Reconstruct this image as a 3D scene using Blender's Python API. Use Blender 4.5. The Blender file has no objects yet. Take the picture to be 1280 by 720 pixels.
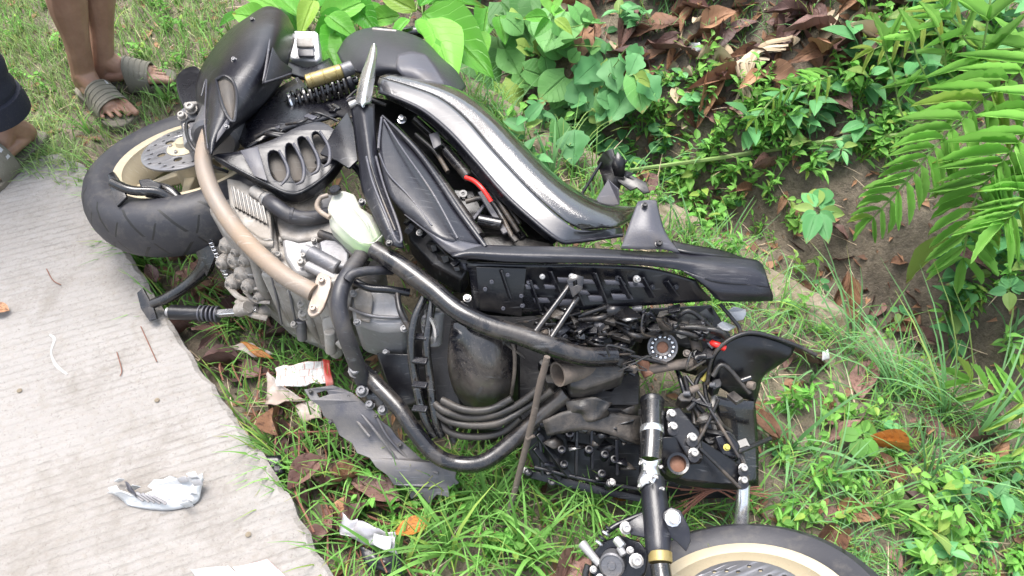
import bpy, bmesh, math, random
import numpy as np
from mathutils import Vector, Matrix, noise
from mathutils.geometry import tessellate_polygon

random.seed(7)
rng = np.random.default_rng(7)
scene = bpy.context.scene
COL = scene.collection
R = math.radians

# ------------------------------------------------------------------ camera
CAM_H, PITCH, FPX = 1.6, R(52), 985.0
cam_data = bpy.data.cameras.new('camera')
cam_data.sensor_width = 36.0
cam_data.lens = FPX / 1280 * 36.0
cam_data.clip_start, cam_data.clip_end = 0.02, 500
cam = bpy.data.objects.new('camera', cam_data)
cam.location = (0, 0, CAM_H)
cam.rotation_euler = (math.pi / 2 - PITCH, 0, 0)
COL.objects.link(cam)
scene.camera = cam

# ------------------------------------------------------------------ sky and sun (overcast day)
SUN_EL, SUN_AZ = R(72), R(325)
world = bpy.data.worlds.new('World')
scene.world = world
world.use_nodes = True
wn, wl = world.node_tree.nodes, world.node_tree.links
sky = wn.new('ShaderNodeTexSky')
sky.sky_type = 'NISHITA'
sky.sun_disc = False
sky.sun_elevation, sky.sun_rotation = SUN_EL, SUN_AZ
sky.air_density, sky.dust_density, sky.ozone_density = 1.6, 5.0, 1.0
hs = wn.new('ShaderNodeHueSaturation')
hs.inputs['Saturation'].default_value = 0.62
wl.new(sky.outputs[0], hs.inputs['Color'])
wl.new(hs.outputs[0], wn['Background'].inputs['Color'])
wn['Background'].inputs['Strength'].default_value = 0.15
sun = bpy.data.lights.new('sun', 'SUN')
sun.energy, sun.angle, sun.color = 1.5, R(34), (1.0, 0.99, 0.98)
sun_o = bpy.data.objects.new('sun', sun)
# Nishita rotation runs clockwise from +Y seen from above
sd = Vector((math.sin(SUN_AZ) * math.cos(SUN_EL), math.cos(SUN_AZ) * math.cos(SUN_EL), math.sin(SUN_EL)))
sun_o.rotation_euler = sd.to_track_quat('Z', 'Y').to_euler()
COL.objects.link(sun_o)

scene.view_settings.view_transform = 'Standard'
scene.view_settings.look = 'None'
scene.view_settings.gamma = 1.0
scene.view_settings.use_curve_mapping = False
scene.view_settings.exposure = 1.52
scene.render.engine = 'CYCLES'
scene.cycles.use_denoising = True
scene.cycles.max_bounces = 8
scene.cycles.transparent_max_bounces = 8

# ------------------------------------------------------------------ survey: sight line of a point -> place in the world
SP, CP = math.sin(PITCH), math.cos(PITCH)

def ray(px, py):
    u, v = (px - 640) / FPX, (py - 360) / FPX
    return Vector((u, CP - v * SP, -(SP + v * CP)))

def P(px, py, z):
    r = ray(px, py)
    return Vector((0, 0, CAM_H)) + r * ((z - CAM_H) / r.z)

def V(t):
    return t if isinstance(t, Vector) else P(t[0], t[1], t[2])

# ground profile: verge, kerb of the ditch, ditch, bank
A0 = Vector((0.142, 1.73)); DN = Vector((0.698, 0.716)); DT = Vector((0.716, -0.698))

def strip_d(x, y):
    return (x - A0.x) * DN.x + (y - A0.y) * DN.y

PROF = [(-50, 0.0), (-2.2, 0.02), (-1.25, 0.0), (-1.1, -0.03), (-0.9, -0.01), (0.0, 0.0), (0.085, -0.005), (0.13, -0.15), (0.2, -0.19), (0.3, -0.16),
        (0.36, -0.06), (0.43, 0.07), (0.55, 0.14), (0.9, 0.36), (1.8, 0.75), (4, 1.2), (60, 2.0)]

def T(x, y):
    d = strip_d(x, y)
    wob = 0.05 * noise.noise(Vector((x * 2.3, y * 2.3, 3.1)))
    if d > 0.1: d += wob * min(1, (d - 0.1) * 8)
    z = PROF[-1][1]
    for (a, za), (b, zb) in zip(PROF, PROF[1:]):
        if d <= b:
            t = (d - a) / (b - a)
            t = t * t * (3 - 2 * t) if a > 0.05 and b < 0.5 else t
            z = za + (zb - za) * t
            break
    k = 0.012 if d < 0.1 else 0.03
    z += k * noise.noise(Vector((x * 9, y * 9, 0.3))) + 0.35 * k * noise.noise(Vector((x * 31, y * 31, 5.3)))
    if d > 0.3: z += 0.05 * noise.noise(Vector((x * 4, y * 4, 9.3)))
    return z

def G(px, py, lift=0.0):
    """point of the ground seen along a sight line"""
    r = ray(px, py); t = 0.8
    while t < 9:
        p = Vector((0, 0, CAM_H)) + r * t
        if p.z < T(p.x, p.y): break
        t += 0.02
    lo, hi = t - 0.02, t
    for _ in range(8):
        m = (lo + hi) / 2
        p = Vector((0, 0, CAM_H)) + r * m
        if p.z < T(p.x, p.y): hi = m
        else: lo = m
    p = Vector((0, 0, CAM_H)) + r * hi
    p.z = T(p.x, p.y) + lift
    return p

# ------------------------------------------------------------------ materials
class NT:
    def __init__(s, name):
        s.m = bpy.data.materials.new(name); s.m.use_nodes = True
        s.n, s.l = s.m.node_tree.nodes, s.m.node_tree.links
        s.b = s.n['Principled BSDF']; s.out = s.n['Material Output']
        s.tc = s.n.new('ShaderNodeTexCoord')
    def new(s, t, **kw):
        n = s.n.new(t)
        for k, v in kw.items():
            if k in n.inputs: n.inputs[k].default_value = v
            else: setattr(n, k, v)
        return n
    def noise(s, scale, detail=4, rough=0.6, vec=None, dist=0.0):
        n = s.new('ShaderNodeTexNoise', Scale=scale, Detail=detail, Roughness=rough, Distortion=dist)
        s.l.new(vec or s.tc.outputs['Object'], n.inputs['Vector'])
        return n.outputs['Fac']
    def ramp(s, fac, stops):
        n = s.n.new('ShaderNodeValToRGB'); e = n.color_ramp.elements
        while len(e) < len(stops): e.new(0.5)
        for q, (p, c) in zip(e, stops):
            q.position = p; q.color = (c, c, c, 1) if isinstance(c, (int, float)) else (*c, 1)
        s.l.new(fac, n.inputs[0]); return n.outputs[0]
    def mix(s, fac, a, b, mode='MIX'):
        n = s.n.new('ShaderNodeMix'); n.data_type = 'RGBA'; n.blend_type = mode
        for key, val in ((0, fac), (6, a), (7, b)):
            if hasattr(val, 'links'): s.l.new(val, n.inputs[key])
            elif key == 0: n.inputs[0].default_value = val
            else: n.inputs[key].default_value = (*val, 1)
        return n.outputs[2]
    def math(s, op, a, b=0.0):
        n = s.n.new('ShaderNodeMath'); n.operation = op
        for i, val in enumerate((a, b)):
            if hasattr(val, 'links'): s.l.new(val, n.inputs[i])
            else: n.inputs[i].default_value = val
        return n.outputs[0]
    def bump(s, h, strength=0.3, dist=0.01, prev=None):
        n = s.new('ShaderNodeBump', Strength=strength, Distance=dist)
        s.l.new(h, n.inputs['Height'])
        if prev is not None: s.l.new(prev, n.inputs['Normal'])
        return n.outputs[0]
    def set(s, key, val):
        if hasattr(val, 'links'): s.l.new(val, s.b.inputs[key])
        else: s.b.inputs[key].default_value = (*val, 1) if isinstance(val, tuple) else val

MUD = (0.21, 0.16, 0.115)

def surf(name, base, rough=0.45, metal=0.0, dust=MUD, amt=0.3, dscale=14, bump=0.12, bscale=180, coat=0.0, spec=0.5, var=0.25, scratch=True):
    """painted / moulded / cast surface with its own dirt"""
    t = NT(name)
    n1 = t.noise(dscale, 6, 0.68, dist=0.6)
    n2 = t.noise(bscale, 3)
    n3 = t.noise(dscale * 0.35, 3)
    lo = 0.74 - amt * 0.55
    f = t.ramp(t.math('ADD', t.math('MULTIPLY', n1, 0.6), t.math('MULTIPLY', n3, 0.4)), [(max(0.05, lo - 0.12), 0.0), (min(0.97, lo + 0.1), 1.0)])
    f = t.math('MULTIPLY', f, min(0.95, 0.3 + amt))
    c0 = tuple(max(0, c * (1 - var)) for c in base); c1 = tuple(min(1, c * (1 + var)) for c in base)
    body = t.mix(n3, c0, c1)
    sp = t.math('MULTIPLY', t.ramp(t.noise(dscale * 26, 2, 0.6), [(0.6, 0.0), (0.7, 1.0)]), 0.16 + 0.5 * amt)
    t.set('Base Color', t.mix(sp, t.mix(f, body, dust), dust))
    r = t.math('ADD', t.math('MULTIPLY', n1, 0.25), rough - 0.12)
    t.set('Roughness', t.math('ADD', r, t.math('MULTIPLY', f, max(0, 0.85 - rough) * 0.7)))
    t.set('Metallic', t.math('MULTIPLY', t.math('SUBTRACT', 1.0, f), metal))
    t.b.inputs['Specular IOR Level'].default_value = spec
    t.b.inputs['Coat Weight'].default_value = coat
    b = t.bump(n2, bump, 0.002)
    if scratch:
        mp = t.new('ShaderNodeMapping'); mp.inputs['Scale'].default_value = (14, 260, 60); mp.inputs['Rotation'].default_value = (0.2, 0.1, 0.7)
        t.l.new(t.tc.outputs['Object'], mp.inputs[0])
        sc = t.ramp(t.noise(1.0, 2, 0.5, vec=mp.outputs[0]), [(0.62, 0.0), (0.72, 1.0)])
        b = t.bump(sc, 0.12, 0.001, b)
        col = t.b.inputs['Base Color'].links[0].from_socket
        mk_ = t.math('MULTIPLY', sc, t.ramp(n3, [(0.4, 0.0), (0.58, 0.6)]))
        t.set('Base Color', t.mix(mk_, col, tuple(min(0.6, c * 1.5 + 0.1) for c in base)))
    b = t.bump(n1, 0.15, 0.004, b)
    t.l.new(b, t.b.inputs['Normal'])
    return t.m

M = {}
M['plastic'] = surf('black_plastic', (0.006, 0.006, 0.009), 0.28, amt=0.16, dust=(0.045, 0.044, 0.046))
M['plastic_dirty'] = surf('muddy_black_plastic', (0.005, 0.005, 0.007), 0.32, amt=0.2, dscale=24, dust=(0.06, 0.052, 0.045))
M['plastic_mud'] = surf('mud_caked_plastic', (0.008, 0.008, 0.009), 0.36, amt=0.42, dscale=24, bump=0.4, dust=(0.1, 0.084, 0.07))
M['cover'] = surf('dark_grey_moulded_plastic', (0.01, 0.01, 0.015), 0.3, amt=0.2, dscale=9, dust=(0.05, 0.05, 0.054), bump=0.2, bscale=420)
M['panel_grey'] = surf('scuffed_grey_panel', (0.05, 0.05, 0.064), 0.36, amt=0.42, dscale=12, dust=(0.15, 0.138, 0.125), bump=0.25, bscale=300)
M['sheen'] = surf('wet_dark_paint', (0.02, 0.02, 0.026), 0.3, amt=0.12, dust=(0.07, 0.068, 0.07), coat=1.0, spec=0.8, bump=0.05)
M['grey_plastic'] = surf('grey_moulded_plastic', (0.055, 0.055, 0.068), 0.4, amt=0.25, dust=(0.12, 0.105, 0.092), bump=0.2, bscale=300)
M['tan_panel'] = surf('dusty_inner_plastic', (0.03, 0.03, 0.034), 0.5, amt=0.5, dust=(0.13, 0.11, 0.09))
M['gloss'] = None
M['air_box'] = surf('mud_splashed_gloss', (0.007, 0.007, 0.01), 0.18, amt=0.36, dscale=7, coat=0.4, bump=0.1, dust=(0.16, 0.135, 0.112))
M['gloss_plain'] = surf('gloss_black_paint', (0.008, 0.008, 0.009), 0.2, amt=0.12, coat=0.6, bump=0.03)
M['frame'] = surf('black_frame_paint', (0.006, 0.006, 0.008), 0.22, amt=0.24, coat=0.3, dust=(0.11, 0.092, 0.076), dscale=24)
M['alloy'] = surf('dusty_cast_alloy', (0.31, 0.295, 0.28), 0.52, metal=0.2, amt=0.52, dscale=20, dust=(0.165, 0.14, 0.115), bump=0.5, bscale=230)
M['alloy_dark'] = surf('dark_cast_alloy', (0.12, 0.12, 0.13), 0.4, metal=0.4, amt=0.28, dust=(0.17, 0.145, 0.12), bump=0.35, bscale=260)
M['alloy_grey'] = surf('grey_cast_alloy', (0.27, 0.265, 0.27), 0.42, metal=0.3, amt=0.25, dust=(0.18, 0.155, 0.13), bump=0.3, bscale=260)
M['alloy_pale'] = surf('pale_cast_alloy', (0.33, 0.318, 0.3), 0.52, metal=0.15, amt=0.45, dust=(0.2, 0.17, 0.14), bump=0.35)
M['pipe'] = surf('heat_tanned_exhaust_pipe', (0.19, 0.165, 0.145), 0.5, metal=0.1, amt=0.42, dust=(0.26, 0.18, 0.115), dscale=7, bump=0.25)
M['flange'] = surf('pitted_steel', (0.36, 0.31, 0.27), 0.5, metal=0.4, amt=0.4, dust=(0.24, 0.17, 0.12))
M['rust'] = surf('rusty_steel', (0.2, 0.1, 0.06), 0.7, metal=0.1, amt=0.5, dust=(0.12, 0.05, 0.03))
M['steel'] = surf('bright_steel', (0.7, 0.7, 0.72), 0.24, metal=0.9, amt=0.15, bump=0.08)
M['bolt'] = surf('zinc_bolt', (0.4, 0.39, 0.38), 0.32, metal=0.7, amt=0.32, bump=0.1)
M['disc'] = surf('worn_brake_disc', (0.2, 0.2, 0.215), 0.36, metal=0.6, amt=0.3, dust=(0.12, 0.11, 0.1))
M['gold'] = surf('gold_anodised', (0.32, 0.245, 0.09), 0.36, metal=0.6, amt=0.35, dust=(.14,.115,.08))
M['rim'] = surf('cream_gold_wheel_paint', (0.45, 0.385, 0.27), 0.4, metal=0.1, amt=0.3, dust=(0.28, 0.23, 0.16), dscale=10, bump=0.12)
M['hose'] = surf('rubber_hose', (0.022, 0.022, 0.028), 0.45, amt=0.3, dust=(0.1, 0.088, 0.075))
M['cable'] = surf('cable_sheath', (0.012, 0.012, 0.014), 0.4, amt=0.25)
M['mudcable'] = surf('muddy_cable', (0.014, 0.013, 0.013), 0.45, amt=0.34, dust=(0.09, 0.076, 0.063))
M['seat'] = surf('matt_seat_vinyl', (0.024, 0.024, 0.031), 0.44, amt=0.05, dust=(0.06, 0.058, 0.056), bump=0.35, bscale=700, scratch=False)
M['white_plastic'] = surf('broken_white_plastic', (0.45, 0.45, 0.46), 0.28, amt=0.3, dust=(0.25, 0.24, 0.22))
M['red'] = surf('red_insulation', (0.6, 0.02, 0.015), 0.35, amt=0.1)
M['yellow'] = surf('yellow_insulation', (0.5, 0.42, 0.08), 0.4, amt=0.2)
M['mudpipe'] = surf('mud_caked_steel', (0.055, 0.046, 0.04), 0.6, amt=0.5, dscale=20, dust=(0.19, 0.15, 0.12), bump=0.5)
M['radiator'] = surf('radiator_core', (0.05, 0.046, 0.042), 0.6, metal=0.2, amt=0.45, dust=(0.1, 0.085, 0.072), bump=0.4)
M['silver_lens'] = surf('silver_lamp_housing', (0.42, 0.43, 0.45), 0.3, metal=0.4, amt=0.15)
M['wood'] = surf('dead_stick_bark', (0.12, 0.095, 0.078), 0.8, amt=0.4, dust=(0.06, 0.048, 0.04), dscale=40, bump=0.5)

def mk_gloss():
    t = NT('wet_gloss_black')
    t.set('Base Color', (0.006, 0.006, 0.007)); t.set('Roughness', 0.16)
    t.b.inputs['Coat Weight'].default_value = 1.0
    t.b.inputs['Coat IOR'].default_value = 1.75
    t.b.inputs['Specular IOR Level'].default_value = 0.8
    t.b.inputs['Coat Roughness'].default_value = 0.06
    v = t.new('ShaderNodeTexVoronoi', Scale=430.0); t.l.new(t.tc.outputs['Object'], v.inputs['Vector'])
    drop = t.ramp(v.outputs['Distance'], [(0.0, 1.0), (0.45, 0.0)])
    wet = t.ramp(t.noise(9, 4), [(0.4, 0.15), (0.62, 1.0)])
    b = t.bump(t.math('MULTIPLY', drop, wet), 0.35, 0.0014)
    b = t.bump(t.noise(70, 3), 0.08, 0.0012, b)
    t.l.new(b, t.b.inputs['Normal']); t.l.new(b, t.b.inputs['Coat Normal'])
    return t.m
M['gloss'] = mk_gloss()

def mk_tyre():
    t = NT('tyre_rubber')
    uv = t.new('ShaderNodeSeparateXYZ'); t.l.new(t.tc.outputs['UV'], uv.inputs[0])
    ang, acr = uv.outputs[0], uv.outputs[1]                      # around, across
    side = t.math('ABSOLUTE', t.math('SUBTRACT', acr, 0.5))
    ph = t.math('FRACT', t.math('ADD', t.math('MULTIPLY', ang, 17.0), t.math('MULTIPLY', side, 2.6)))
    gr = t.math('LESS_THAN', ph, 0.085)
    band = t.math('MULTIPLY', t.math('GREATER_THAN', side, 0.06), t.math('LESS_THAN', side, 0.27))
    ph2 = t.math('FRACT', t.math('ADD', t.math('MULTIPLY', ang, 17.0), t.math('MULTIPLY', side, -1.4)))
    gr2 = t.math('MULTIPLY', t.math('LESS_THAN', ph2, 0.05), t.math('MULTIPLY', t.math('GREATER_THAN', side, 0.02), t.math('LESS_THAN', side, 0.16)))
    cut = t.math('MAXIMUM', t.math('MULTIPLY', gr, band), gr2)
    n = t.noise(30, 6, 0.7)
    f = t.ramp(n, [(0.5, 0.0), (0.72, 0.6)])
    t.set('Base Color', t.mix(cut, t.mix(f, (0.024, 0.024, 0.03), (0.085, 0.078, 0.07)), (0.008, 0.008, 0.008)))
    t.set('Roughness', t.math('ADD', t.math('MULTIPLY', n, 0.3), 0.4))
    b = t.bump(t.math('SUBTRACT', 1.0, cut), 0.8, 0.006)
    b = t.bump(t.noise(300, 3), 0.2, 0.002, b)
    t.l.new(b, t.b.inputs['Normal'])
    return t.m
M['tyre'] = mk_tyre()

def mk_bottle():
    t = NT('milky_coolant_bottle')
    z = t.new('ShaderNodeSeparateXYZ'); t.l.new(t.tc.outputs['Object'], z.inputs[0])
    # green coolant stands in the low end of the bottle
    lev = t.ramp(t.math('ADD', t.math('MULTIPLY', z.outputs[1], -7.0), t.math('MULTIPLY', t.noise(20, 2), 0.3)), [(0.25, 0.0), (0.6, 1.0)])
    t.set('Base Color', t.mix(lev, (0.42, 0.42, 0.36), (0.26, 0.37, 0.19)))
    t.set('Roughness', 0.35)
    t.b.inputs['Subsurface Weight'].default_value = 0.5
    t.b.inputs['Subsurface Radius'].default_value = (0.02, 0.025, 0.015)
    t.l.new(t.bump(t.noise(25, 3), 0.15, 0.004), t.b.inputs['Normal'])
    return t.m
M['bottle'] = mk_bottle()

def mk_skin(name, c, c2):
    t = NT(name)
    n = t.noise(14, 5)
    t.set('Base Color', t.mix(t.ramp(n, [(0.35, 0.0), (0.7, 1.0)]), c, c2))
    t.set('Roughness', 0.5)
    t.b.inputs['Subsurface Weight'].default_value = 0.15
    t.b.inputs['Subsurface Radius'].default_value = (0.01, 0.004, 0.002)
    b = t.bump(t.noise(220, 3), 0.25, 0.002)
    t.l.new(t.bump(t.noise(40, 3), 0.2, 0.004, b), t.b.inputs['Normal'])
    return t.m
M['skin'] = mk_skin('skin', (0.25, 0.135, 0.09), (0.37, 0.215, 0.15))
M['nail'] = surf('toenail', (0.4, 0.26, 0.2), 0.35, amt=0.15, scratch=False)
M['rubber_olive'] = surf('olive_foam_rubber', (0.14, 0.13, 0.1), 0.7, amt=0.25, dust=(0.19, 0.165, 0.13))
M['rubber_sole'] = surf('dark_foam_sole', (0.1, 0.092, 0.07), 0.75, amt=0.3, dust=(0.2, 0.17, 0.13))
M['denim'] = surf('dark_denim', (0.012, 0.014, 0.026), 0.85, amt=0.04, bump=0.6, bscale=600, scratch=False)
M['shorts'] = surf('khaki_cotton', (0.2, 0.17, 0.12), 0.85, amt=0.1, bump=0.5, bscale=600, scratch=False)

def mk_concrete(name, grooves=True, stain=(0.19, 0.17, 0.145), ca=(0.225, 0.21, 0.197), cb=(0.31, 0.296, 0.284), sa=0.55):
    t = NT(name)
    o = t.tc.outputs['Object']
    n1 = t.noise(3.2, 6, 0.7); n2 = t.noise(60, 5, 0.7); n3 = t.noise(11, 5, 0.75, dist=0.8); fine = t.noise(420, 3, 0.7)
    c = t.mix(t.ramp(n1, [(0.3, 0.0), (0.7, 1.0)]), ca, cb)
    c = t.mix(t.ramp(n3, [(0.5 if grooves else 0.42, 0.0), (0.75 if grooves else 0.6, sa)]), c, stain)
    c = t.mix(t.ramp(n2, [(0.3, 0.5), (0.48, 0.0)]), c, (0.22, 0.19, 0.16))
    c = t.mix(t.ramp(fine, [(0.62, 0.0), (0.75, 0.4)]), c, (0.42, 0.42, 0.41))
    b = t.bump(fine, 0.35, 0.003)
    b = t.bump(n2, 0.5, 0.008, b)
    if grooves:
        mp = t.new('ShaderNodeMapping'); mp.inputs['Rotation'].default_value = (0, 0, -R(20))
        t.l.new(o, mp.inputs[0])
        w = t.new('ShaderNodeTexWave', Scale=15.5, Distortion=1.1, Detail=4.0); w.bands_direction = 'Y'
        w.inputs['Detail Scale'].default_value = 3.5
        t.l.new(mp.outputs[0], w.inputs['Vector'])
        wear = t.ramp(t.noise(4.5, 4), [(0.36, 0.12), (0.7, 0.65)])
        brk = t.ramp(t.noise(30, 4, 0.75), [(0.34, 0.05), (0.62, 1.0)])
        h = t.math('MULTIPLY', t.ramp(w.outputs['Fac'], [(0.03, 0.0), (0.3, 1.0)]), 1.0)
        inv = t.math('MULTIPLY', t.math('MULTIPLY', t.math('SUBTRACT', 1.0, h), wear), brk)
        c = t.mix(t.math('MULTIPLY', inv, 0.7), c, (0.115, 0.1, 0.085))
        sp = t.ramp(t.noise(150, 4, 0.8), [(0.56, 0.0), (0.68, 0.7)])
        c = t.mix(sp, c, (0.12, 0.104, 0.088))
        c = t.mix(t.ramp(t.noise(1.7, 5, 0.7), [(0.47, 0.0), (0.7, 0.5)]), c, (0.16, 0.138, 0.115))
        c = t.mix(t.ramp(t.noise(6.5, 6, 0.8), [(0.52, 0.0), (0.68, 0.45)]), c, (0.13, 0.112, 0.095))
        b = t.bump(t.math('SUBTRACT', 1.0, inv), 0.6, 0.005, b)
    t.set('Base Color', c); t.set('Roughness', 0.9)
    t.l.new(b, t.b.inputs['Normal'])
    return t.m
M['concrete'] = mk_concrete('tined_concrete')
M['kerb'] = mk_concrete('mossy_old_concrete', False, (0.1, 0.085, 0.045), (0.17, 0.135, 0.095), (0.27, 0.225, 0.17), 0.95)

def mk_soil():
    t = NT('verge_and_bank_soil')
    n1 = t.noise(5, 6, 0.7); n2 = t.noise(34, 6, 0.75); n3 = t.noise(160, 4, 0.7); n4 = t.noise(2.3, 4)
    c = t.mix(t.ramp(n1, [(0.3, 0.0), (0.7, 1.0)]), (0.12, 0.098, 0.072), (0.23, 0.185, 0.135))
    c = t.mix(t.ramp(n2, [(0.35, 0.8), (0.55, 0.0)]), c, (0.07, 0.056, 0.041))
    c = t.mix(t.ramp(n4, [(0.5, 0.0), (0.68, 0.45)]), c, (0.075, 0.085, 0.035))
    c = t.mix(t.ramp(n3, [(0.62, 0.0), (0.74, 0.7)]), c, (0.3, 0.24, 0.17))
    t.set('Base Color', c)
    t.set('Roughness', t.math('ADD', t.math('MULTIPLY', n2, 0.3), 0.6))
    b = t.bump(n3, 0.5, 0.006); b = t.bump(n2, 0.8, 0.02, b)
    t.l.new(b, t.b.inputs['Normal'])
    return t.m
M['soil'] = mk_soil()

def mk_leaf(name, c0, c1, vein=(0.2, 0.34, 0.1), gloss=0.4, trans=0.45, veins=9.0, spots=None, tint=0.25, tips=0.7):
    t = NT(name)
    uv = t.new('ShaderNodeSeparateXYZ'); t.l.new(t.tc.outputs['UV'], uv.inputs[0])
    u = t.math('ABSOLUTE', t.math('SUBTRACT', uv.outputs[0], 0.5)); v = uv.outputs[1]
    mid = t.ramp(u, [(0.0, 1.0), (0.05, 0.0)])
    w = t.math('FRACT', t.math('SUBTRACT', t.math('MULTIPLY', v, veins), t.math('MULTIPLY', u, veins * 0.55)))
    sv = t.math('MULTIPLY', t.ramp(w, [(0.0, 1.0), (0.1, 0.0)]), 0.5)
    vm = t.math('MAXIMUM', mid, sv)
    oi = t.new('ShaderNodeObjectInfo')
    at = t.new('ShaderNodeAttribute'); at.attribute_name = 'tint'
    rnd = t.math('FRACT', t.math('ADD', oi.outputs['Random'], at.outputs['Fac']))
    c = t.mix(rnd, c0, c1)
    c = t.mix(t.math('MULTIPLY', vm, 0.4), c, vein)
    n = t.noise(9, 4, vec=t.tc.outputs['Object'])
    if spots: c = t.mix(t.ramp(n, [(0.5, 0.0), (0.66, 0.8)]), c, spots)
    if tips > 0:
        tp = t.math('MULTIPLY', t.ramp(t.math('ADD', v, t.math('MULTIPLY', n, 0.5)), [(1.12, 0.0), (1.0, 0.0)]) if False else t.ramp(t.math('MULTIPLY', t.math('ADD', v, n), 0.6), [(0.82, 0.0), (0.9, 1.0)]), t.math('MULTIPLY', t.math('GREATER_THAN', t.math('FRACT', t.math('MULTIPLY', rnd, 13.7)), 0.55), tips))
        c = t.mix(tp, c, (0.3, 0.2, 0.07))
        c = t.mix(t.math('MULTIPLY', t.math('GREATER_THAN', t.math('FRACT', t.math('MULTIPLY', rnd, 31.3)), 0.9), 0.5), c, (0.36, 0.4, 0.08))
    hv = t.new('ShaderNodeHueSaturation'); t.l.new(c, hv.inputs['Color'])
    t.l.new(t.math('ADD', 1.0 - tint, t.math('MULTIPLY', t.math('FRACT', t.math('MULTIPLY', rnd, 7.13)), tint * 2)), hv.inputs['Value'])
    c = hv.outputs[0]
    t.set('Base Color', c); t.set('Roughness', min(0.9, gloss + 0.12)); t.b.inputs['Specular IOR Level'].default_value = 0.3
    b = t.bump(t.math('SUBTRACT', 1.0, vm), 0.5, 0.02)
    t.l.new(b, t.b.inputs['Normal'])
    if trans > 0:
        tr = t.new('ShaderNodeBsdfTranslucent'); t.l.new(c, tr.inputs['Color'])
        mx = t.new('ShaderNodeMixShader'); mx.inputs[0].default_value = trans
        t.l.new(t.b.outputs[0], mx.inputs[1]); t.l.new(tr.outputs[0], mx.inputs[2])
        t.l.new(mx.outputs[0], t.out.inputs['Surface'])
    return t.m
M['grass'] = mk_leaf('grass_blade', (0.105, 0.29, 0.05), (0.21, 0.44, 0.105), (0.22, 0.36, 0.1), 0.45, 0.4, 0.0, tint=0.3)
M['grass_cool'] = mk_leaf('cool_grass_blade', (0.09, 0.25, 0.085), (0.18, 0.38, 0.15), (0.22, 0.36, 0.14), 0.4, 0.4, 0.0, tint=0.3)
M['lawn'] = mk_leaf('short_lawn_blade', (0.145, 0.27, 0.075), (0.28, 0.41, 0.16), (0.3, 0.36, 0.14), 0.55, 0.3, 0.0, tint=0.35)
M['broad'] = mk_leaf('bright_broad_leaf', (0.09, 0.34, 0.04), (0.19, 0.46, 0.07), (0.25, 0.5, 0.12), 0.3, 0.4, 8.0)
M['vine'] = mk_leaf('vine_leaf', (0.085, 0.24, 0.06), (0.16, 0.36, 0.11), (0.17, 0.34, 0.12), 0.4, 0.35, 6.0)
M['weed'] = mk_leaf('weed_leaf', (0.095, 0.31, 0.04), (0.2, 0.45, 0.09), (0.22, 0.4, 0.1), 0.45, 0.4, 0.0, tint=0.35)
M['weed_cool'] = mk_leaf('cool_weed_leaf', (0.075, 0.26, 0.08), (0.14, 0.36, 0.13), (0.16, 0.34, 0.16), 0.4, 0.35, 0.0, tint=0.25)
M['fern'] = mk_leaf('fern_leaflet', (0.145, 0.38, 0.055), (0.25, 0.51, 0.115), (0.36, 0.55, 0.16), 0.35, 0.5, 0.0)
M['fern_pale'] = mk_leaf('pale_fern_leaflet', (0.2, 0.33, 0.05), (0.33, 0.4, 0.1), (0.36, 0.45, 0.14), 0.45, 0.4, 0.0)
M['dead'] = mk_leaf('dead_leaf', (0.13, 0.065, 0.04), (0.33, 0.18, 0.1), (0.26, 0.16, 0.09), 0.5, 0.1, 7.0, (0.06, 0.028, 0.02), tint=0.4, tips=0.0)
M['dead_dark'] = mk_leaf('dark_dead_leaf', (0.075, 0.042, 0.038), (0.2, 0.115, 0.095), (0.2, 0.12, 0.09), 0.4, 0.05, 7.0, (0.05, 0.025, 0.02), tint=0.4, tips=0.0)
M['dead_orange'] = mk_leaf('orange_dead_leaf', (0.38, 0.12, 0.025), (0.5, 0.22, 0.05), (0.5, 0.3, 0.1), 0.35, 0.15, 7.0, (0.16, 0.06, 0.02), tint=0.25, tips=0.0)
M['straw'] = mk_leaf('bleached_frond', (0.36, 0.28, 0.18), (0.52, 0.43, 0.31), (0.4, 0.32, 0.22), 0.7, 0.15, 0.0, tint=0.25, tips=0.0)
M['stem'] = surf('green_stem', (0.16, 0.25, 0.07), 0.5, amt=0.15, dust=(0.25, 0.2, 0.1), scratch=False)
M['stem_brown'] = surf('brown_stem', (0.15, 0.1, 0.065), 0.7, amt=0.3, scratch=False)
M['twig'] = surf('red_brown_twig', (0.17, 0.07, 0.045), 0.7, amt=0.2, dust=(0.1, 0.06, 0.04), scratch=False)

# ------------------------------------------------------------------ mesh helpers
WORLD = {}          # world place of each object's origin

def tag(o, label, cat=None, group=None, kind=None):
    if label: o['label'] = label
    if cat: o['category'] = cat
    if group: o['group'] = group
    if kind: o['kind'] = kind
    return o

def attach(o, parent, loc):
    COL.objects.link(o)
    WORLD[o.name] = Vector(loc)
    if parent is not None:
        o.parent = parent
        o.location = Vector(loc) - WORLD[parent.name]
    else:
        o.location = loc
    return o

def empty(name, loc, parent=None):
    o = bpy.data.objects.new(name, None)
    o.empty_display_size = 0.05
    return attach(o, parent, loc)

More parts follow.
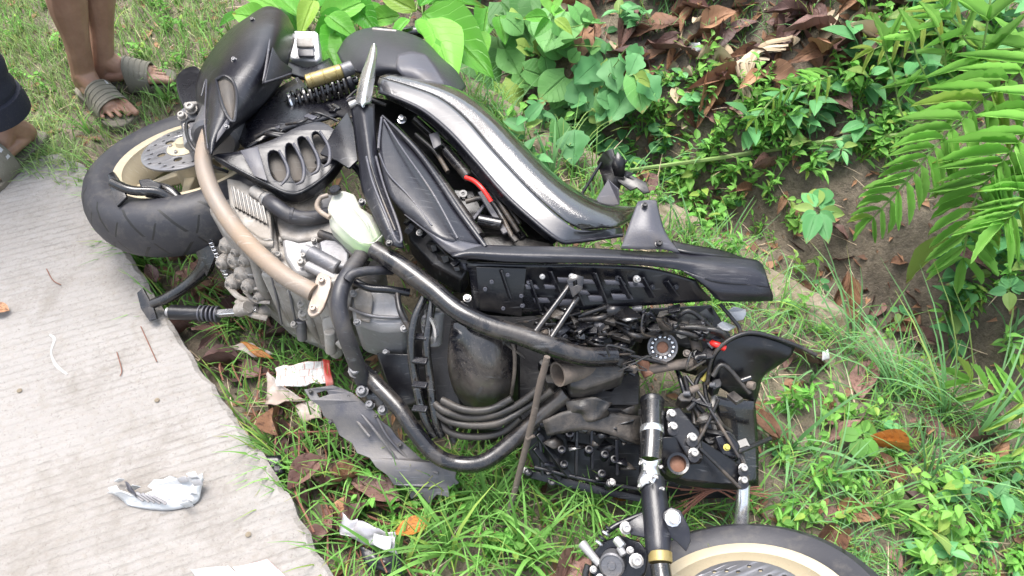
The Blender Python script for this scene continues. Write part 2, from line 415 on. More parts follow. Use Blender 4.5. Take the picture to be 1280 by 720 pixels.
def mobj(name, verts, faces, mat, parent=None, sm=35, uvs=None, origin=None, solid=0, bevel=0, sub=0, tint=None, off=-1):
    verts = [Vector(v) for v in verts]
    c = Vector(origin) if origin is not None else sum(verts, Vector()) / max(1, len(verts))
    me = bpy.data.meshes.new(name)
    me.from_pydata([v - c for v in verts], [], faces)
    me.validate()
    if uvs is not None:
        ul = me.uv_layers.new(name='UVMap')
        for lp in me.loops: ul.data[lp.index].uv = uvs[lp.vertex_index]
    if tint is not None:
        a = me.attributes.new('tint', 'FLOAT', 'POINT'); a.data.foreach_set('value', tint)
    if mat: me.materials.append(mat)
    if sm:
        me.shade_smooth()
        if sm < 180: me.set_sharp_from_angle(angle=R(sm))
    o = bpy.data.objects.new(name, me)
    attach(o, parent, c)
    if sub:
        m = o.modifiers.new('subdivide', 'SUBSURF'); m.levels = m.render_levels = sub
    if solid:
        m = o.modifiers.new('thickness', 'SOLIDIFY'); m.thickness = solid; m.offset = off
    if bevel:
        m = o.modifiers.new('edges', 'BEVEL'); m.width = bevel; m.segments = 2; m.limit_method = 'ANGLE'; m.angle_limit = R(40)
    return o

def fixn(verts, faces):
    bm = bmesh.new()
    vs = [bm.verts.new(v) for v in verts]
    for f in faces:
        try: bm.faces.new([vs[i] for i in f])
        except ValueError: pass
    bmesh.ops.recalc_face_normals(bm, faces=bm.faces)
    bm.verts.index_update()
    out = [[v.index for v in f.verts] for f in bm.faces]
    bm.free()
    return out

def crom(pts, n, closed=False):
    """Catmull-Rom through tuples / vectors"""
    pts = [np.array(p, dtype=float) for p in pts]
    k = len(pts); out = []
    if k < 3 and not closed:
        for i in range(k - 1):
            for j in range(n): out.append(pts[i] + (pts[i + 1] - pts[i]) * j / n)
        return out + [pts[-1]]
    g = (lambda i: pts[i % k]) if closed else (lambda i: pts[i] if 0 <= i < k else (2 * pts[0] - pts[1] if i < 0 else 2 * pts[-1] - pts[-2]))
    for i in range(k if closed else k - 1):
        p0, p1, p2, p3 = g(i - 1), g(i), g(i + 1), g(i + 2)
        for j in range(n):
            t = j / n
            out.append(0.5 * (2 * p1 + (p2 - p0) * t + (2 * p0 - 5 * p1 + 4 * p2 - p3) * t * t + (3 * p1 - p0 - 3 * p2 + p3) * t ** 3))
    if not closed: out.append(pts[-1])
    return out

def tube_geo(pts, rad, seg=10, cap=True, flat=1.0):
    """pts: vectors; rad: number or list"""
    n = len(pts)
    rad = [rad] * n if isinstance(rad, (int, float)) else rad
    verts, faces = [], []
    up = Vector((0, 0, 1)); prev = None
    for i, p in enumerate(pts):
        d = (pts[min(i + 1, n - 1)] - pts[max(i - 1, 0)]).normalized()
        if prev is None:
            a = d.orthogonal().normalized() if abs(d.z) > 0.95 else d.cross(up).normalized()
        else:
            a = (prev - d * prev.dot(d)).normalized()
        prev = a; b = d.cross(a)
        for j in range(seg):
            t = 2 * math.pi * j / seg
            verts.append(p + a * (math.cos(t) * rad[i]) + b * (math.sin(t) * rad[i] * flat))
    for i in range(n - 1):
        for j in range(seg):
            k = (j + 1) % seg
            faces.append((i * seg + j, i * seg + k, (i + 1) * seg + k, (i + 1) * seg + j))
    if cap:
        faces.append(tuple(range(seg))[::-1]); faces.append(tuple(range((n - 1) * seg, n * seg)))
    return verts, faces

def tube(name, pts, r, mat, parent=None, seg=10, n=6, cap=True, flat=1.0, **kw):
    vs = [V(p) for p in pts]
    rr = r
    if isinstance(r, (list, tuple)):
        cv = crom([(*v, q) for v, q in zip(vs, r)], n)
        pv = [Vector(c[:3]) for c in cv]; rr = [max(0.0004, c[3]) for c in cv]
    else:
        pv = [Vector(c) for c in crom([tuple(v) for v in vs], n)]
    v, f = tube_geo(pv, rr, seg, cap, flat)
    return mobj(name, v, f, mat, parent, sm=50, **kw)

def lathe(name, c, axis, prof, mat, parent=None, seg=32, closed=False, ref=None, sm=35, a0=0.0, a1=2 * math.pi, **kw):
    """prof: (radius, height along axis)"""
    c = V(c); z = Vector(axis).normalized()
    x = (Vector(ref) - z * Vector(ref).dot(z)).normalized() if ref is not None else z.orthogonal().normalized()
    y = z.cross(x); m = len(prof); verts, faces, uvs = [], [], []
    full = abs(a1 - a0 - 2 * math.pi) < 1e-4
    ns = seg if full else seg + 1
    if full and 'uv' in kw: ns = seg + 1
    kw.pop('uv', None)
    for i in range(ns):
        t = a0 + (a1 - a0) * i / seg
        for k, (r, h) in enumerate(prof):
            verts.append(c + x * (math.cos(t) * r) + y * (math.sin(t) * r) + z * h); uvs.append((i / seg, k / max(1, m - 1)))
    wrap = full and ns == seg
    for i in range(ns if wrap else ns - 1):
        j = (i + 1) % ns
        for k in range(m if closed else m - 1):
            l = (k + 1) % m
            faces.append((i * m + k, j * m + k, j * m + l, i * m + l))
    if not closed and full:
        if prof[0][0] > 1e-5 and wrap: faces.append(tuple(i * m for i in range(ns))[::-1])
        if prof[-1][0] > 1e-5 and wrap: faces.append(tuple(i * m + m - 1 for i in range(ns)))
    if wrap: faces = fixn(verts, faces)
    return mobj(name, verts, faces, mat, parent, sm=sm, uvs=uvs, **kw)

def cyl(name, a, b, r, mat, parent=None, seg=20, bev=0.15, r2=None):
    """solid round bar from a to b with softened rims"""
    a, b = V(a), V(b); L = (b - a).length; r2 = r2 or r; e = min(bev * r, L * 0.3)
    return lathe(name, a, b - a, [(0.00001, 0), (r - e, 0), (r, e), (r2, L - e), (r2 - e, L), (0.00001, L)], mat, parent, seg)

def plate(name, outline, mat, parent=None, thick=0.004, holes=(), n=0, bevel=0.001, sm=35, **kw):
    """flat or gently warped sheet cut to an outline, with real holes"""
    loops = []
    for lp in [outline, *holes]:
        p = [tuple(V(q)) for q in lp]
        if n: p = crom(p, n, True)
        loops.append([Vector(q) for q in p])
    tris = tessellate_polygon(loops)
    verts = [v for lp in loops for v in lp]
    f = fixn(verts, [tuple(t) for t in tris])
    # the sheet shows its top to the sky
    nrm = sum(((verts[a[1]] - verts[a[0]]).cross(verts[a[2]] - verts[a[0]]) for a in f), Vector())
    if nrm.z < 0: f = [tuple(reversed(a)) for a in f]
    return mobj(name, verts, f, mat, parent, sm=sm, solid=thick, bevel=bevel, **kw)

def loft(name, rows, mat, parent=None, thick=0.004, nu=5, nv=5, bevel=0, sm=50, flip=None, **kw):
    """curved sheet through rows of survey points"""
    rows = [[tuple(V(q)) for q in r] for r in rows]
    rows = [crom(r, nu) for r in rows]
    cols = [crom([r[i] for r in rows], nv) for i in range(len(rows[0]))]
    nr, nc = len(cols[0]), len(cols)
    verts = [Vector(cols[j][i]) for i in range(nr) for j in range(nc)]
    faces = [(i * nc + j, i * nc + j + 1, (i + 1) * nc + j + 1, (i + 1) * nc + j) for i in range(nr - 1) for j in range(nc - 1)]
    nrm = sum(((verts[a[1]] - verts[a[0]]).cross(verts[a[3]] - verts[a[0]]) for a in faces), Vector())
    view = Vector((0, 0, CAM_H)) - sum(verts, Vector()) / len(verts)
    if nrm.dot(view) < 0: faces = [tuple(reversed(a)) for a in faces]
    return mobj(name, verts, faces, mat, parent, sm=sm, solid=thick, bevel=bevel, **kw)

def prism(name, outline, depth, mat, parent=None, n=0, bevel=0.004, shrink=1.0, d=None, sm=35, **kw):
    """solid block: top outline pushed down by depth (or along d)"""
    top = [tuple(V(q)) for q in outline]
    if n: top = crom(top, n, True)
    top = [Vector(q) for q in top]; k = len(top)
    c = sum(top, Vector()) / k
    dv = Vector(d) if d is not None else Vector((0, 0, -depth))
    bot = [c + (q - c) * shrink + dv for q in top]
    verts = top + bot
    faces = [tuple(range(k)), tuple(range(2 * k - 1, k - 1, -1))] + [(i, i + k, (i + 1) % k + k, (i + 1) % k) for i in range(k)]
    return mobj(name, verts, fixn(verts, faces), mat, parent, sm=sm, bevel=bevel, **kw)

def bar(name, a, b, w, h, mat, parent=None, bevel=0.0015, up=(0, 0, 1), taper=1.0):
    a, b = V(a), V(b); d = (b - a).normalized(); s = d.cross(Vector(up))
    s = (s if s.length > 1e-4 else d.orthogonal()).normalized(); u = s.cross(d)
    verts = [q + s * (sx * w / 2 * k) + u * (sz * h / 2) for q, k in ((a, 1), (b, taper)) for sx, sz in ((-1, -1), (1, -1), (1, 1), (-1, 1))]
    faces = [(0, 1, 2, 3), (7, 6, 5, 4), (0, 4, 5, 1), (1, 5, 6, 2), (2, 6, 7, 3), (3, 7, 4, 0)]
    return mobj(name, verts, fixn(verts, faces), mat, parent, bevel=bevel)

def bolt(c, r, parent, mat=None, axis=(0, -0.35, 1), h=None, name='bolt'):
    c = V(c); h = h or r * 0.9
    hexm = lathe(name, c - Vector(axis).normalized() * h, axis, [(0.00001, 0), (r * 1.35, 0), (r * 1.35, h * 0.35), (r, h * 0.4), (r * 0.98, h * 1.7), (r * 0.8, h * 1.9), (r * 0.45, h * 1.9), (r * 0.4, h * 1.5), (0.00001, h * 1.5)],
                 mat or M['bolt'], parent, seg=10)
    return hexm

def frame(y, z):
    """rotation whose Y runs along y and whose Z leans to z"""
    y = Vector(y).normalized(); x = y.cross(Vector(z))
    x = (x if x.length > 1e-5 else y.orthogonal()).normalized(); z = x.cross(y)
    return Matrix((x, y, z)).transposed()

# ================================================================== the setting
def make_ground():
    def axis(a, b, st, far):
        v = list(np.arange(a, b + 1e-6, st)); s = st * 2; x = b; hi = []
        while x < far: x += s; s *= 1.35; hi.append(x)
        s = st * 2; x = a; lo = []
        while x > -far: x -= s; s *= 1.35; lo.append(x)
        return lo[::-1] + v + hi
    xs, ys = axis(-2.0, 2.4, 0.022, 80), axis(0.1, 3.6, 0.022, 80)
    verts = [Vector((x, y, T(x, y))) for y in ys for x in xs]
    w = len(xs)
    faces = [(j * w + i, j * w + i + 1, (j + 1) * w + i + 1, (j + 1) * w + i) for j in range(len(ys) - 1) for i in range(w - 1)]
    o = mobj('ground', verts, faces, M['soil'], sm=180, origin=(0, 0, 0))
    return tag(o, 'brown soil verge with ditch and earth bank', None, None, 'structure')
make_ground()

SLAB_Z = 0.05
def make_slab():
    px = [(415, 720), (380, 652), (345, 592), (300, 530), (240, 447), (203, 385), (170, 330), (132, 262), (106, 206), (75, 189), (45, 194), (20, 214), (0, 236)]
    pts = [P(a, b, SLAB_Z) for a, b in px]
    d = (pts[0] - pts[2]).normalized()
    pts = [pts[0] + d * 4.0] + pts
    e = (pts[-1] - pts[-3]).normalized()
    pts += [pts[-1] + e * 0.6, Vector((-3.2, 1.2, SLAB_Z)), Vector((-3.4, -3.0, SLAB_Z))]
    out = []
    for i, a in enumerate(pts):
        b = pts[(i + 1) % len(pts)]
        n = max(1, min(60, int((b - a).length / 0.012))) if i < 15 else 4
        for k in range(n):
            p = a.lerp(b, k / n)
            if 0 < i < 15:
                q = noise.noise(Vector((p.x * 22, p.y * 22, 1.0))) * 0.009 + noise.noise(Vector((p.x * 90, p.y * 90, 2.0))) * 0.004
                p = p + Vector((0.8, 0.6, 0)) * q
            out.append(p)
    loops = [out]
    # broken arris: an inner ring level, an outer ring dropped, then the side
    k = len(out)
    def inset(i):
        a, b = out[i - 1], out[(i + 1) % k]
        t = (b - a).normalized(); return Vector((-t.y, t.x, 0))
    nin = [inset(i) for i in range(k)]
    cen = sum(out, Vector()) / k
    sg = 1 if sum((cen - out[i]).dot(nin[i]) for i in range(k)) > 0 else -1
    ring1 = [out[i] + nin[i] * sg * (0.01 + 0.006 * noise.noise(out[i] * 40)) for i in range(k)]
    ring2 = [out[i] - Vector((0, 0, 0.008 + 0.006 * noise.noise(out[i] * 30 + Vector((5, 5, 5))))) for i in range(k)]
    ring3 = [out[i] - nin[i] * sg * 0.004 - Vector((0, 0, 0.16)) for i in range(k)]
    tris = [tuple(t) for t in tessellate_polygon([ring1])]
    verts = ring1 + ring2 + ring3
    faces = tris + [(a * k + i, a * k + (i + 1) % k, (a + 1) * k + (i + 1) % k, (a + 1) * k + i) for a in (0, 1) for i in range(k)]
    o = mobj('road', verts, fixn(verts, faces), M['concrete'], sm=30, origin=(-1, 0.8, 0))
    return tag(o, 'pale concrete road slab with raked grooves and a chipped edge', None, None, 'structure')
make_slab()

def make_kerb():
    prof = [(-0.02, -0.1), (-0.015, 0.008), (0.0, 0.02), (0.03, 0.024), (0.06, 0.022), (0.08, 0.012), (0.088, -0.02), (0.1, -0.2)]
    verts, faces, m = [], [], len(prof)
    ss = np.arange(-0.75, 3.2, 0.02)
    for s in ss:
        for d, z in prof:
            q = noise.noise(Vector((s * 6, d * 9, 0.0))) * 0.014 + noise.noise(Vector((s * 30, d * 30, 4.0))) * 0.006
            p = A0 + DT * float(s) + DN * (d + q * 0.8)
            verts.append(Vector((p.x, p.y, z + q * 0.8 - 0.004)))
    for i in range(len(ss) - 1):
        for j in range(m - 1):
            faces.append((i * m + j, i * m + j + 1, (i + 1) * m + j + 1, (i + 1) * m + j))
    faces += [tuple(range(m)), tuple(range((len(ss) - 1) * m, len(ss) * m))]
    o = mobj('ditch_kerb', verts, fixn(verts, faces), M['kerb'], sm=50, origin=(A0.x, A0.y, 0))
    return tag(o, 'old mossy concrete kerb along the ditch', None, None, 'structure')
make_kerb()

# ================================================================== the wrecked motorcycle, lying on its left side
BIKE = empty('motorcycle', P(520, 330, 0.0))
tag(BIKE, 'crashed black motor scooter lying on its side on the grass verge', 'motorcycle')

# ---- wheels
def wheel(name, c, axis, ro, half, rimr, ref, ndisc, discr, dish, dparent=None, tyre_profile=None):
    c = V(c); ax = Vector(axis).normalized()
    W = empty(name, c, BIKE)
    x = (Vector(ref) - ax * Vector(ref).dot(ax)).normalized(); y = ax.cross(x)
    rb = rimr + 0.004
    tp = [(rb, half * 0.78), (rb + 0.014, half * 0.98), (rb + 0.04, half * 1.03), (ro - 0.034, half * 0.97), (ro - 0.018, half * 0.84), (ro - 0.007, half * 0.56), (ro - 0.001, half * 0.25), (ro, 0)]
    tp = tp + [(r, -h) for r, h in tp[-2::-1]]
    lathe('tyre', c, ax, tp, M['tyre'], W, seg=96, ref=ref, uv=1, sm=40)
    rp = [(rimr + 0.006, half * 0.76), (rimr + 0.006, half * 0.84), (rimr - 0.004, half * 0.86), (rimr - 0.016, half * 0.8), (rimr - 0.02, half * 0.55), (rimr - 0.034, half * 0.25),
          (rimr - 0.036, -half * 0.3), (rimr - 0.02, -half * 0.6), (rimr - 0.016, -half * 0.8), (rimr + 0.006, -half * 0.84), (rimr + 0.002, -half * 0.5), (rimr - 0.012, 0), (rimr + 0.002, half * 0.5)]
    lathe('rim', c, ax, rp, M['rim'], W, seg=72, closed=True, ref=ref)
    lathe('hub', c, ax, [(0.00001, -0.05), (0.034, -0.05), (0.046, -0.03), (0.048, 0.02), (0.038, 0.05), (0.02, 0.055), (0.00001, 0.055)], M['rim'], W, seg=28, ref=ref)
    for k in range(5):
        a = 2 * math.pi * k / 5 + 0.35
        d = x * math.cos(a) + y * math.sin(a); s = ax.cross(d)
        verts, faces = [], []
        for t in np.linspace(0, 1, 7):
            r = 0.036 + (rimr - 0.032 - 0.036) * t
            w = 0.021 - 0.009 * math.sin(math.pi * min(1, t * 0.8)) + (0.012 * max(0, t - 0.7) / 0.3); h = 0.014 - 0.003 * t
            o = c + d * r + ax * (0.012 * (1 - t))
            for sx, sz in ((-1, -0.6), (-0.75, 1), (0.75, 1), (1, -0.6), (0.55, -1), (-0.55, -1)):
                verts.append(o + s * (w * sx) + ax * (h * sz))
        for i in range(6):
            for j in range(6): faces.append((i * 6 + j, i * 6 + (j + 1) % 6, (i + 1) * 6 + (j + 1) % 6, (i + 1) * 6 + j))
        faces += [tuple(range(6)), tuple(range(36, 42))]
        mobj('spoke', verts, fixn(verts, faces), M['rim'], W, sm=35, bevel=0.002)
    # brake disc with drilled holes
    circ = lambda r, n, ph=0, cx=0, cy=0: [c + ax * dish + x * (cx + r * math.cos(2 * math.pi * i / n + ph)) + y * (cy + r * math.sin(2 * math.pi * i / n + ph)) for i in range(n)]
    holes = [circ(discr * 0.36, 20)]
    for i in range(ndisc):
        a = 2 * math.pi * i / ndisc
        rr = discr * (0.88, 0.76, 0.82)[i % 3]
        holes.append(circ(0.0042, 7, 0, rr * math.cos(a), rr * math.sin(a)))
    for i in range(6):
        a = 2 * math.pi * (i + 0.5) / 6; q = discr * 0.55
        holes.append(circ(0.011, 9, 0, q * math.cos(a), q * math.sin(a)))
    dsk = plate('brake_disc', circ(discr, 64), M['disc'], W, 0.005, holes, 0, 0.0006)
    lathe('disc_carrier', c + ax * (dish - 0.012), ax, [(0.00001, 0), (discr * 0.42, 0), (discr * 0.42, 0.014), (discr * 0.2, 0.02), (discr * 0.18, 0.03), (0.00001, 0.03)], M['rim'], W, seg=24, ref=ref)
    for i in range(5):
        a = 2 * math.pi * i / 5
        bolt(c + ax * (dish + 0.006) + (x * math.cos(a) + y * math.sin(a)) * discr * 0.33, 0.0045, W, axis=ax)
    return W

RWC = P(248, 220, 0.20); RAX = Vector((-0.11, 0.2, 0.974))
RW = wheel('rear_wheel', RWC, RAX, 0.275, 0.07, 0.182, (-1, 0, 0), 24, 0.108, 0.086)
tag(RW, 'rear wheel with fat black tyre and cream gold rim')
FWC = P(938, 800, 0.17); FAX = Vector((-0.2, 0.5, 0.84))
FW = wheel('front_wheel', FWC, FAX, 0.262, 0.055, 0.182, (1, 0, 0), 30, 0.115, 0.07)
tag(FW, 'front wheel with cream gold rim and drilled brake disc')

# ---- rear brake, hugger, lamp, shock
prism('rear_hugger', [(219, 98, .33), (229, 87, .34), (246, 82, .34), (262, 110, .34), (250, 150, .33), (234, 140, .32), (224, 124, .32)], 0.06, M['plastic'], BIKE, 2)
cal = prism('rear_caliper', [(222, 140, .35), (233, 131, .36), (246, 134, .36), (250, 168, .35), (243, 192, .34), (235, 186, .34), (228, 165, .34)], 0.04, M['alloy_dark'], BIKE, 0, 0.003)
cyl('caliper_piston', (237, 168, .355), (239, 182, .358), 0.016, M['alloy_grey'], cal)
for q, r in (((227, 144, .365), .009), ((238, 134, .375), .011), ((232, 157, .365), .006)): bolt(q, r, cal, M['alloy_pale'])
cyl('axle_nut', (238, 128, .375), (240, 137, .36), 0.018, M['alloy_pale'], BIKE, 6)
tube('brake_hose', [(246, 150, .37), (233, 155, .38), (238, 180, .39), (262, 205, .37), (285, 215, .34)], 0.004, M['cable'], BIKE)

tl = prism('tail_lamp', [(361, 43, .30), (366, 40, .31), (394, 38, .31), (398, 42, .30), (401, 72, .28), (396, 76, .28), (364, 74, .28), (360, 70, .28)], 0.045, M['silver_lens'], BIKE, 0, 0.005)
prism('lamp_lens', [(370, 47, .316), (390, 46, .316), (393, 58, .304), (371, 58, .304)], 0.006, M['alloy_pale'], tl, 0, 0.002)
prism('lamp_lens', [(372, 61, .3), (392, 61, .3), (393, 70, .292), (373, 70, .292)], 0.006, M['grey_plastic'], tl, 0, 0.002)
loft('lamp_bracket', [[(356, 74, .27), (385, 84, .28), (412, 72, .27)], [(360, 92, .3), (388, 98, .31), (420, 85, .3)]], M['plastic'], BIKE, 0.006)

sh = empty('shock_absorber', P(400, 115, .36), BIKE)
a, b = P(356, 132, .36), P(448, 100, .38)
cyl('damper_rod', a, b, 0.011, M['frame'], sh)
pts = []
d = (b - a).normalized(); s1 = d.cross(Vector((0, 0, 1))).normalized(); s2 = s1.cross(d)
for i in range(181):
    t = i / 180; an = t * 9.5 * 2 * math.pi
    pts.append(a.lerp(b, 0.12 + t * 0.72) + (s1 * math.cos(an) + s2 * math.sin(an)) * 0.024)
v, f = tube_geo(pts, 0.005, 7); mobj('spring', v, f, M['frame'], sh)
cyl('spring_seat', a.lerp(b, 0.06), a.lerp(b, 0.12), 0.026, M['steel'], sh)
cyl('spring_seat', a.lerp(b, 0.84), a.lerp(b, 0.93), 0.028, M['plastic'], sh)
cyl('gas_reservoir', (383, 103, .40), (428, 89, .41), 0.0185, M['gold'], sh, 26)
cyl('reservoir_cap', (427, 89.4, .41), (441, 84, .412), 0.0175, M['alloy_dark'], sh, 26)
for i in range(3): lathe('reservoir_ring', P(390 + i * 15, 101 - i * 4.6, .403 + i * .003), P(428, 89, .41) - P(383, 103, .40), [(0.0187, 0), (0.0197, 0.0008), (0.0197, 0.002), (0.0187, 0.0028)], M['gold'], sh, closed=True)

# ---- muffler under its cover
mu = loft('muffler_cover', [
    [(318, 15, .37), (332, 8, .405), (347, 10, .41), (360, 20, .36)],
    [(284, 40, .36), (310, 33, .46), (343, 36, .475), (369, 42, .36)],
    [(256, 76, .36), (288, 70, .475), (333, 75, .48), (362, 74, .37)],
    [(245, 106, .36), (274, 102, .475), (318, 108, .465), (352, 104, .37)],
    [(247, 140, .38), (268, 141, .47), (297, 145, .455), (324, 138, .38)],
    [(252, 172, .41), (262, 173, .46), (275, 173, .45), (292, 165, .39)],
    [(259, 190, .44), (262, 192, .45), (265, 192, .45), (269, 187, .43)]], M['cover'], BIKE, 0.006, 6, 5, sm=60)
tag(mu, 'dark grey moulded cover over the exhaust muffler')
plate('cover_fin', [(341, 58, .488), (352, 76, .47), (366, 86, .44), (364, 98, .43), (331, 103, .485)], M['cover'], mu, 0.012, bevel=0.002)
tube('cover_crease', [(341, 14, .417), (338, 45, .479), (333, 80, .483), (329, 102, .477)], 0.0028, M['grey_plastic'], mu, 6)  # lighter grey ridge paints in the silver highlight along the crease
tube('cover_crease', [(331, 103, .487), (350, 97, .46), (364, 92, .438)], 0.002, M['grey_plastic'], mu, 6)
loft('dark_opening_insert', [[(271, 101, .485), (282, 97, .492), (291, 103, .489)], [(274, 116, .487), (284, 116, .492), (294, 118, .486)], [(280, 134, .482), (288, 136, .483), (294, 134, .479)], [(288, 149, .474), (290, 150, .474), (292, 150, .472)]], M['radiator'], mu, 0.004)  # insert on the surface, coloured dark to give the shade of a recess
tube('opening_rim', [(270, 100, .489), (281, 95, .498), (292, 103, .495), (296, 120, .49), (295, 138, .483), (292, 152, .477), (283, 143, .483), (275, 122, .49), (270, 100, .489)], 0.0035, M['cover'], mu, 7)
tube('cover_crease', [(252, 120, .425), (258, 100, .445), (256, 150, .44), (260, 186, .45)], 0.002, M['grey_plastic'], mu, 6)
plate('cover_facet', [(272, 166, .468), (284, 148, .478), (291, 146, .476), (284, 160, .468), (270, 178, .46)], M['grey_plastic'], mu, 0.004)
bolt((292, 74, .488), 0.005, mu, M['alloy_dark']); bolt((315, 24, .45), 0.005, mu, M['plastic']); bolt((283, 158, .478), 0.004, mu, M['alloy_dark'])
cyl('muffler_can', (322, 50, .36), (268, 176, .38), 0.055, M['alloy_dark'], mu)

ex = tube('exhaust_pipe', [(262, 165, .40), (255, 190, .41), (256, 214, .41), (268, 246, .40), (292, 283, .385), (322, 316, .37), (356, 345, .355), (392, 366, .345)], 0.0185, M['pipe'], BIKE, 20, 8)
tag(ex, 'tan heat-stained exhaust header pipe')
fl = plate('pipe_flange', [(404, 340, .358), (412, 346, .36), (413, 358, .358), (404, 384, .35), (396, 393, .345), (388, 395, .343), (384, 388, .343), (389, 372, .347), (394, 350, .353), (398, 342, .356)], M['flange'], ex, 0.008, n=2, bevel=0.002)
bolt((402, 350, .362), 0.0065, fl, M['flange']); bolt((391, 385, .352), 0.0065, fl, M['flange'])

# ---- radiator guard with four slots
slots = [[(335, 192), (346, 189), (356, 208), (357, 221), (349, 227), (339, 218)],
         [(357, 183), (364, 180), (376, 205), (376, 225), (367, 226), (359, 204)],
         [(372, 174), (381, 172), (394, 196), (395, 212), (386, 214), (377, 192)],
         [(390, 168), (397, 165), (408, 184), (409, 202), (402, 204), (394, 184)]]
zz = lambda x, y: 0.43 - (y - 155) * 0.0004
gd = plate('radiator_guard', [(x, y, zz(x, y)) for x, y in ((266, 194), (290, 190), (318, 182), (345, 172), (372, 158), (402, 152), (424, 168), (432, 184), (412, 214), (380, 236), (358, 240), (330, 228), (300, 214), (280, 206))], M['cover'], BIKE, 0.012,
           [[(x, y, zz(x, y)) for x, y in s] for s in slots], 3, 0.003)
tag(gd, 'dark slotted guard over the radiator')
prism('radiator_core', [(x, y, z - 0.03) for x, y, z in ((322, 190, .43), (396, 156, .43), (420, 186, .42), (380, 226, .41), (346, 228, .41))], 0.03, M['radiator'], gd)
for s in slots:
    tube('slot_rib', [(s[1][0] + 3, s[1][1] - 1, .437), (s[2][0] + 3, s[2][1], .432), (s[3][0] + 2.5, s[3][1], .43), (s[4][0] + 2, s[4][1] + 5, .425)], [0.0025, 0.004, 0.004, 0.002], M['grey_plastic'], gd, 8)
loft('guard_skirt', [[(268, 196, .425), (300, 214, .42), (332, 230, .41), (360, 242, .40), (382, 238, .40), (414, 214, .41), (436, 180, .42)],
                     [(272, 200, .39), (302, 220, .38), (334, 238, .37), (362, 254, .36), (386, 250, .36), (418, 224, .37), (440, 188, .39)]], M['plastic'], gd, 0.005)
plate('guard_crease', [(300, 188, .434), (322, 183, .437), (334, 226, .42), (318, 220, .42)], M['grey_plastic'], gd, 0.004)

# ---- engine
en = prism('engine', [(283, 222, .31), (340, 236, .31), (395, 230, .31), (440, 262, .31), (482, 318, .31), (472, 350, .30), (430, 356, .30), (388, 362, .31), (350, 342, .31), (312, 316, .31), (280, 290, .31), (256, 256, .31)], 0.25, M['alloy'], BIKE, 0, 0.012, shrink=0.93)
tag(en, 'dusty grey cast engine block')
prism('oil_sump', [(300, 300, .2), (352, 352, .2), (392, 372, .2), (436, 372, .2), (432, 404, .17), (392, 402, .17), (350, 384, .17), (312, 350, .17)], 0.13, M['alloy'], en, 1, 0.008, shrink=0.9)
# louvred cooling cowl
cw = prism('cooling_cowl', [(283, 222, .365), (300, 225, .37), (326, 240, .37), (337, 258, .365), (340, 300, .345), (324, 298, .345), (302, 281, .35), (287, 256, .355)], 0.05, M['alloy_pale'], en, 0, 0.004)
for i in range(8):
    x0, y0 = 290 + i * 5.2, 234 + i * 3.4
    bar('slot_shade_bar', (x0, y0, .3702 - i * .0006), (x0 + 5, y0 + 26 - i * 0.6, .356), 0.0042, 0.01, M['cable'], cw, 0.0004)  # solid dark bars stand for the shade in the open slots
    bar('cowl_rib', (x0 + 2.6, y0, .374 - i * .0008), (x0 + 7.6, y0 + 27 - i * 0.6, .36), 0.0032, 0.01, M['alloy_pale'], cw, 0.0006)
tube('cowl_edge', [(288, 262, .36), (303, 286, .358), (325, 304, .352), (342, 306, .35)], 0.008, M['alloy'], cw, 10)
# ribs and bosses down the belly of the crankcase
for i, (x, y, z, L, r) in enumerate([(270, 262, .30, 70, .011), (280, 276, .30, 84, .009), (292, 292, .30, 92, .012), (304, 305, .30, 96, .009), (317, 318, .30, 98, .012), (333, 331, .30, 92, .008), (346, 342, .3, 86, .011), (362, 350, .3, 84, .007), (378, 360, .3, 80, .01)]):
    p = P(x, y, z); q = Vector((p.x + 0.012, p.y - 0.004, 0.09 - 0.002 * i))
    tube('case_rib', [p, p.lerp(q, .5) + Vector((-.006, -.012, 0)), q], [r, r * 1.1, r * 0.8], M['alloy'], en, 10)
for i, (x, y, z, r) in enumerate([(268, 285, .26, .014), (262, 300, .23, .012), (277, 312, .25, .017), (288, 330, .23, .018), (272, 332, .2, .014), (296, 348, .21, .018), (284, 358, .17, .015), (304, 362, .2, .014), (306, 385, .15, .013), (290, 318, .26, .011), (322, 395, .14, .012), (300, 330, .26, .013), (265, 318, .2, .012), (258, 290, .22, .01), (318, 375, .18, .011)]):
    p = P(x, y, z); ax = Vector((-0.45, -0.75, 0.25))
    lathe('case_boss', p - ax.normalized() * 0.026, ax, [(0.00001, 0), (r * 1.35, 0), (r * 1.2, 0.014), (r * 0.9, 0.018), (r * 0.8, 0.0225), (r * 0.5, 0.024), (r * 0.4, 0.02), (0.00001, 0.02)], M['alloy'], en, 14)
for i in range(5):
    y0 = 296 + i * 17
    tube('cooling_fin', [(286 + i * 5, y0, .26 - i * .025), (300 + i * 5, y0 + 12, .27 - i * .025), (318 + i * 5, y0 + 14, .27 - i * .025)], 0.0055, M['alloy'], en, 8, flat=0.7)
